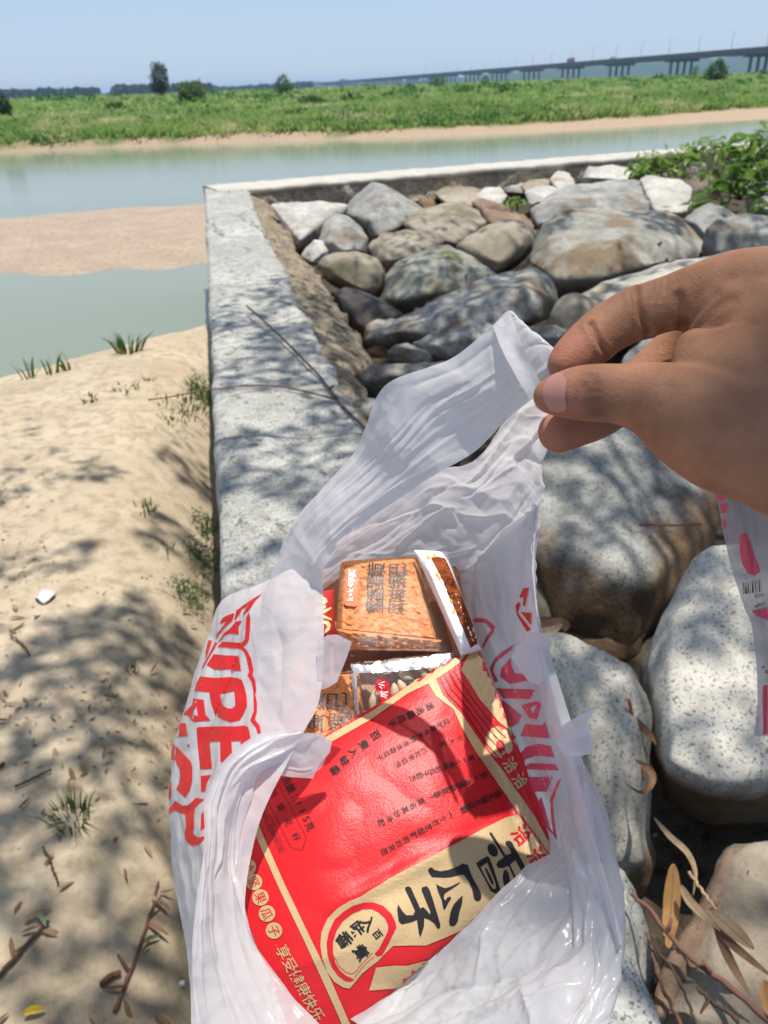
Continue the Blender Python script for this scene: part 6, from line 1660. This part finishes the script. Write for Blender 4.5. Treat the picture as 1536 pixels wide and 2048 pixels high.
# red pouch with gold brush writing
t = empty('snack_pouch', P(648, 1230, .48), 'red pouch with gold brush writing at the back left of the bag', 'snack packet', 'snack packets in the carrier bag')
rp = link('pouch_front', quad_sheet([(618, 1188, .478), (668, 1178, .482), (672, 1290, .468), (616, 1300, .460)], 30, 40, lambda u, w: slab(u, w, .008, .3)), plain('red pouch film', (.42, .02, .02), .35, .45, .06, 90), t)
D = Decal(bvh_of(rp), .0004)
for pl in ([(112, 470), (120, 440), (150, 430), (200, 450), (210, 478), (185, 495), (125, 492)], [(120, 520), (190, 500), (198, 520), (150, 552), (236, 515), (236, 530), (190, 560), (160, 570), (240, 605), (238, 620), (180, 600), (140, 575), (118, 600), (108, 590)], [(118, 640), (175, 620), (215, 625), (232, 650), (225, 690), (190, 720), (150, 728), (190, 700), (208, 668), (195, 645), (160, 648), (120, 670)]):
    D.poly(ks(pl), step=4)
D.build('gold_print', plain('cream gold print', (.78, .60, .30), .45, .3, .06, 90), rp)
# dark brown packets underneath
t = empty('snack_packet', P(790, 1330, .50), 'orange brown snack packet lying deepest under the crackers', 'snack packet', 'snack packets in the carrier bag')
link('pouch_front', quad_sheet([(610, 1150, .520), (960, 1130, .522), (1010, 1420, .480), (560, 1560, .462)], 60, 60, lambda u, w: bump3(u, w, 3, .004, 3)), plain('brown packet film', (.40, .15, .06), .4, .4, .3, 30), t)
# clear sachet of seeds
t = empty('seed_sachet', P(770, 1390, .46), 'clear sachet of striped seeds with a silver seal and a small red label', 'snack packet', 'snack packets in the carrier bag')
R = np.random.default_rng(4)
seeds = [(750, 1400, 14, 34, -.2), (772, 1418, 13, 32, .3), (790, 1386, 12, 30, .1), (806, 1376, 11, 28, .5), (828, 1372, 12, 28, 1.0), (760, 1440, 13, 32, .9), (738, 1432, 12, 30, -.5), (812, 1352, 11, 26, 1.2), (850, 1350, 11, 26, .4), (842, 1366, 12, 26, 1.5)]
M_SEED = plain('pale seed shell', (.62, .48, .30), .6, .3, .15, 120); M_SEEDK = plain('black seed shell', (.03, .03, .035), .5, .3, .2, 120)
for n, (x, y, a, b, an) in enumerate(seeds):
    bm = bmesh.new(); bmesh.ops.create_icosphere(bm, subdivisions=2, radius=1)
    c = P(x, y, (.462 - (y - 1350) * .00009)); k = .452 / FPX
    for v in bm.verts:
        q = v.co; tp = 1 - .35 * max(0, q.y)
        X, Y = q.x * a * k * .9 * tp, q.y * b * k * .72
        v.co = c + RT * (X * cos(an) - Y * sin(an)) + UP * (X * sin(an) + Y * cos(an)) + FW * (q.z * .003)
    link('sunflower_seed', bm_mesh(bm), M_SEEDK if n == 4 else M_SEED, t)
link('sachet_back', quad_sheet([(702, 1330, .474), (926, 1304, .480), (898, 1436, .474), (714, 1486, .466)], 20, 20, lambda u, w: .001), plain('pale sachet back', (.58, .36, .24), .5, .3, .2, 40), t)
fs = link('wrapper', quad_sheet([(700, 1326, .472), (930, 1300, .478), (900, 1440, .470), (712, 1490, .460)], 60, 60, lambda u, w: .010 + slab(u, w, .006, .2) + .0016 * abs(noise.noise(Vector((u * 6, w * 6, 3)))) + .0008 * abs(noise.noise(Vector((u * 19, w * 15, 6))))), mat_clear('crinkled sachet film', fac=.04, rough=.34, scale=60, milky=.02), t)
D = Decal(bvh_of(fs), .0003)
D.poly([(700, 1327), (715, 1319), (800, 1316), (905, 1306), (900, 1330), (800, 1343), (708, 1347)], step=5)
D.poly([(702, 1347), (712, 1346), (722, 1460), (715, 1478)], step=5)
D.build('foil_seal', M_FOIL, fs)
D = Decal(bvh_of(fs), .0006)
kl = lambda p: xf(6.98, 740, 1360, p)
D.poly(kl([(72, 40), (90, 5), (140, -12), (200, -10), (240, 10), (270, 60), (280, 180), (255, 290), (212, 372), (150, 285), (95, 180), (70, 90)]), step=3)
D.build('red_label', M_RPRINT, fs)
D = Decal(bvh_of(fs), .0009)
D.char('小', 763, 1370, 13, (.25, -.97), (-.97, -.25), .03).char('瓜', 768, 1389, 14, (.25, -.97), (-.97, -.25), .03)
D.build('white_print', M_WHITEP, fs)

# ------------------------------------------------------------------ hand
HAND = {
    'thumb': [(1102, 792, .268, 6.2), (1120, 790, .267, 7.6), (1152, 787, .2655, 9.2), (1192, 786, .264, 10.0), (1250, 789, .262, 10.5), (1318, 803, .259, 13.2), (1400, 838, .256, 17.5), (1490, 870, .257, 21), (1600, 890, .262, 26)],
    'index': [(1132, 728, .285, 7.0), (1150, 712, .286, 8.4), (1195, 672, .288, 9.5), (1245, 640, .290, 9.9), (1290, 622, .290, 10.3), (1345, 605, .289, 10.6), (1405, 592, .286, 12.5), (1475, 590, .281, 16.0), (1560, 600, .276, 19)],
    'middle': [(1118, 864, .312, 8.6), (1150, 850, .314, 9.3), (1210, 822, .317, 9.8), (1290, 758, .320, 10.2), (1370, 690, .316, 10.6), (1450, 645, .304, 13), (1540, 640, .294, 18)],
    'ring': [(1420, 815, .322, 8.5), (1395, 790, .335, 8.8), (1400, 745, .340, 9.4), (1450, 700, .330, 10.2), (1530, 680, .310, 14), (1600, 690, .300, 18)],
    'little': [(1490, 850, .325, 7.5), (1465, 825, .338, 7.8), (1470, 775, .342, 8.2), (1530, 735, .330, 9.5), (1610, 725, .310, 14)],
    'back': [(1490, 648, .279, 20), (1545, 690, .276, 26), (1620, 730, .274, 32), (1720, 780, .27, 34)],
    'web': [(1392, 700, .270, 7.5), (1420, 735, .264, 13), (1470, 770, .262, 20), (1540, 800, .264, 26)],
    'heel': [(1318, 838, .2600, 9.0), (1362, 872, .2575, 10.5), (1436, 905, .2575, 13.2), (1520, 915, .262, 16.5), (1620, 930, .265, 22)],
    'wrist': [(1600, 760, .272, 36), (1720, 850, .268, 34), (1850, 940, .262, 31), (2050, 1060, .25, 33), (2400, 1280, .22, 38), (2900, 1700, .18, 44)],
}
def hand():
    bm = bmesh.new()
    for nm, ch in HAND.items():
        pts = catmull(np.array(ch, float), len(ch) * 7)
        for (x, y, d, r) in pts:
            d *= 1.08; r *= 1.08
            m = Matrix.Translation(P(x, y, d)) @ Matrix.Scale(r / 1000, 4)
            bmesh.ops.create_icosphere(bm, subdivisions=3 if r < 15 else 4, radius=1, matrix=m)
    me = bm_mesh(bm)
    o = bpy.data.objects.new('tmp', me); COL.objects.link(o)
    md = o.modifiers.new('r', 'REMESH'); md.mode = 'VOXEL'; md.voxel_size = .00095
    ms = o.modifiers.new('s', 'SMOOTH'); ms.factor = .5; ms.iterations = 13
    dg = bpy.context.evaluated_depsgraph_get()
    me2 = bpy.data.meshes.new_from_object(o.evaluated_get(dg))
    bpy.data.objects.remove(o)
    # skin folds: each is a line of the photograph mapped on the surface and pressed in
    B = BVHTree.FromPolygons([v.co for v in me2.vertices], [tuple(p.vertices) for p in me2.polygons])
    folds = [([(1181, 648), (1192, 672), (1208, 700), (1226, 722)], .0011, .0011), ([(1269, 578), (1272, 602), (1282, 632), (1298, 668)], .0015, .0013),
             ([(1357, 592), (1358, 612), (1361, 632), (1369, 652)], .0010, .0016), ([(1278, 575), (1277, 592)], .0004, .0007), ([(1308, 566), (1303, 600)], .0005, .0007), ([(1320, 562), (1318, 600)], .0004, .0007), ([(1334, 556), (1330, 585)], .0004, .0007),
             ([(1180, 752), (1174, 775), (1178, 800), (1190, 830)], .0004, .0009), ([(1190, 750), (1186, 780), (1190, 808), (1200, 834)], .0004, .0009), ([(1168, 770), (1166, 790), (1172, 812)], .0003, .0009), ([(1198, 770), (1200, 800), (1208, 832)], .0003, .0009), ([(1176, 788), (1200, 784)], .0002, .0008), ([(1176, 802), (1198, 800)], .0002, .0008),
             ([(1300, 846), (1322, 815), (1338, 775)], .0003, .0022), ([(1335, 890), (1368, 850), (1392, 810)], .00025, .0024), ([(1385, 935), (1425, 895), (1455, 860)], .00025, .0028),
             ([(1372, 652), (1398, 622), (1430, 590)], .0009, .002), ([(1392, 655), (1425, 620), (1460, 600)], .0006, .002)]
    co = np.zeros(len(me2.vertices) * 3); me2.vertices.foreach_get('co', co); co = co.reshape(-1, 3)
    no = np.array([v.normal[:] for v in me2.vertices])
    disp = np.zeros(len(co)); pig = np.zeros(len(co))
    for pts, dpt, sg in folds:
        line = []
        for q in catmull(np.array(pts, float), 26):
            l, n = hit(B, q[0], q[1])
            if l is not None: line.append(l[:])
        if not line: continue
        line = np.array(line)
        near = np.where((np.abs(co - line.mean(0)) < .03).all(1))[0]
        dd = np.sqrt(((co[near][:, None, :] - line[None]) ** 2).sum(2)).min(1)
        dpt *= 1.15
        disp[near] -= dpt * np.exp(-(dd / sg) ** 2)
        disp[near] += dpt * .35 * np.exp(-((dd - 2.2 * sg) / sg) ** 2)
    def blob(px, py, r, a):
        l, n = hit(B, px, py)
        if l is not None:
            dd = np.sqrt(((co - np.array(l[:])) ** 2).sum(1)); pig[:] = np.maximum(pig, 1.0 * a * np.exp(-(dd / r) ** 2))
    for px, py in ((1180, 768), (1186, 795), (1192, 820)): blob(px, py, .0052, .7)
    warm = np.zeros(len(co))
    for px, py, r in ((1150, 705, .012), (1112, 800, .010), (1110, 868, .014)):
        l, n = hit(B, px, py)
        if l is not None: warm[:] = np.maximum(warm, np.exp(-(np.sqrt(((co - np.array(l[:])) ** 2).sum(1)) / r) ** 2))
    for i in range(len(co)):
        p = Vector(co[i])
        disp[i] += .00016 * noise.noise(p * 110)
    co = co + no * disp[:, None]
    me2.vertices.foreach_set('co', co.ravel()); me2.update()
    for nm, arr in (('pigment', pig), ('warm', warm)):
        at = me2.attributes.new(nm, 'FLOAT', 'POINT'); at.data.foreach_set('value', arr.astype(np.float32))
    t = NT('tanned skin'); v = t.coord()
    a = t.noise(v, 60, 4, .6); b = t.noise(v, 520, 3, .6); vo = t.n('ShaderNodeTexVoronoi'); vo.inputs['Scale'].default_value = 900; t.l(v, vo.inputs['Vector'])
    c = t.mix(t.ramp(a, [(.3, (0, 0, 0)), (.7, (1, 1, 1))]), (0.255, 0.118, 0.064), (0.375, 0.188, 0.108))
    at = t.n('ShaderNodeAttribute'); at.attribute_name = 'pigment'; c = t.mix(at.outputs['Fac'], c, (0.10, 0.045, 0.03))
    at = t.n('ShaderNodeAttribute'); at.attribute_name = 'warm'; c = t.mix(t.math('MULTIPLY', at.outputs['Fac'], .55), c, (0.43, 0.155, 0.105))
    c = t.mix(t.math('MULTIPLY', b, .25), c, (0.22, 0.09, 0.05))
    nrm = t.bump(t.math('ADD', t.math('MULTIPLY', vo.outputs['Distance'], .5), b), .32, .0008)
    p = t.n('ShaderNodeBsdfPrincipled'); t.l(c, p.inputs['Base Color']); p.inputs['Roughness'].default_value = .62; p.inputs['Specular IOR Level'].default_value = .22
    p.inputs['Subsurface Weight'].default_value = .18; p.inputs['Subsurface Radius'].default_value = (1, .35, .18); p.inputs['Subsurface Scale'].default_value = .004
    t.l(nrm, p.inputs['Normal'])
    o = link('person', me2, t.done(p.outputs[0]))
    tag(o, 'tanned right hand and forearm reaching in, pinching the handle of the white bag', 'person')
    # thumb nail
    B = BVHTree.FromPolygons([v.co for v in me2.vertices], [tuple(p.vertices) for p in me2.polygons])
    pv, pf = tri_poly(smooth_poly([(1086, 786), (1098, 760), (1120, 748), (1133, 762), (1131, 790), (1134, 815), (1122, 822), (1100, 818)], 5), step=3)
    V = []; okm = {}
    for i, (x, y) in enumerate(pv):
        l, n = hit(B, x, y)
        if l is None: continue
        okm[i] = len(V); V.append((l + n * (.0007 * (1 - ((x - 1112) / 30) ** 2 * .6)))[:])
    me = mesh_np(V, [tuple(okm[i] for i in f) for f in pf if all(i in okm for i in f)])
    link('fingernail', me, plain('fingernail', (0.40, 0.19, 0.145), .25, .5, .06, 300), o)
hand()
# ------------------------------------------------------------------ second bag hanging at the right edge
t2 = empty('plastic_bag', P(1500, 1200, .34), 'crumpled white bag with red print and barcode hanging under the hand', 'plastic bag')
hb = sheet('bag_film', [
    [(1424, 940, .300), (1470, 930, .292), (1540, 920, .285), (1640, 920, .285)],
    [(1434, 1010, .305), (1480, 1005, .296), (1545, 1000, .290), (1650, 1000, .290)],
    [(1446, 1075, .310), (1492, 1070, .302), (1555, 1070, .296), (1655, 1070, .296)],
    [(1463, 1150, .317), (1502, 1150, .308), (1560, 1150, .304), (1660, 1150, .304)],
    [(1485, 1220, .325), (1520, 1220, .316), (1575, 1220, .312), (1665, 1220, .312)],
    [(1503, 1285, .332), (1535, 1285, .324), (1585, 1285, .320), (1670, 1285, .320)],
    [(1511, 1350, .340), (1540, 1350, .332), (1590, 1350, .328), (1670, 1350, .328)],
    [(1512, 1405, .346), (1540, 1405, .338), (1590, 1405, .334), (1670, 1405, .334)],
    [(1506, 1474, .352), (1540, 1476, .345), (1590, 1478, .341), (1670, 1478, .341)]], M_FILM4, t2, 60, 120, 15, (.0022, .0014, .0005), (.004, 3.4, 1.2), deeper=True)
D = Decal(bvh_of(hb), .0004)
k8 = lambda p: xf(3.866, 1400, 960, p)
for pl in ([(115, 80), (160, 75), (170, 110), (200, 90), (205, 140), (170, 160), (130, 140)], [(135, 190), (215, 180), (212, 250), (140, 262)], [(150, 315), (200, 305), (205, 365), (165, 375)], [(190, 455), (212, 450), (210, 540), (195, 520)],
           [(315, 420), (350, 400), (400, 520), (440, 620), (470, 700), (420, 740), (370, 720), (330, 640), (312, 540)], [(400, 1010), (520, 980), (526, 1080), (440, 1050)], [(490, 1590), (526, 1580), (526, 1960), (485, 1975)]):
    D.poly(k8(pl), step=5)
D.letters('printed_letter', M_PINK, hb)
D = Decal(bvh_of(hb), .0006)
for i, (x, w) in enumerate(((330, 6), (342, 3), (352, 7), (366, 3), (376, 5), (390, 3), (400, 7), (414, 3), (424, 5), (438, 3), (448, 6), (462, 3))):
    D.line(k8([(x, 790 + i * -2), (x + 10, 880 - i * 2)]), w / 3.9)
for ch, x, y in zip('10123', (496, 478, 460, 444, 428), (880, 884, 888, 892, 896)): D.char(ch, *k8([(x, y)])[0], 9, (-1, .1), (0, 1))
for ch, x, y in zip('6940', (490, 472, 455, 440), (950, 955, 960, 966)): D.char(ch, *k8([(x, y)])[0], 9, (-1, .1), (0, 1))
for ch, x, y in zip('69', (495, 515), (1440, 1480)): D.char(ch, *k8([(x, y)])[0], 12, (.3, 1), (1, -.3))
D.build('black_print', M_TEXTB, hb)
# ================================================================== HAZE
mb = MB(); mb.box((0, 2950, 15), 9000, 6100, 38)
t = NT('air'); pv_ = t.n('ShaderNodeVolumePrincipled')
pv_.inputs['Color'].default_value = (.50, .72, 1.0, 1); pv_.inputs['Density'].default_value = 0.00022; pv_.inputs['Anisotropy'].default_value = 0.2
t.l(pv_.outputs[0], t.out.inputs['Volume'])
tag(mb.build('haze', t.m), 'pale summer haze over the river plain', 'haze', kind='stuff')
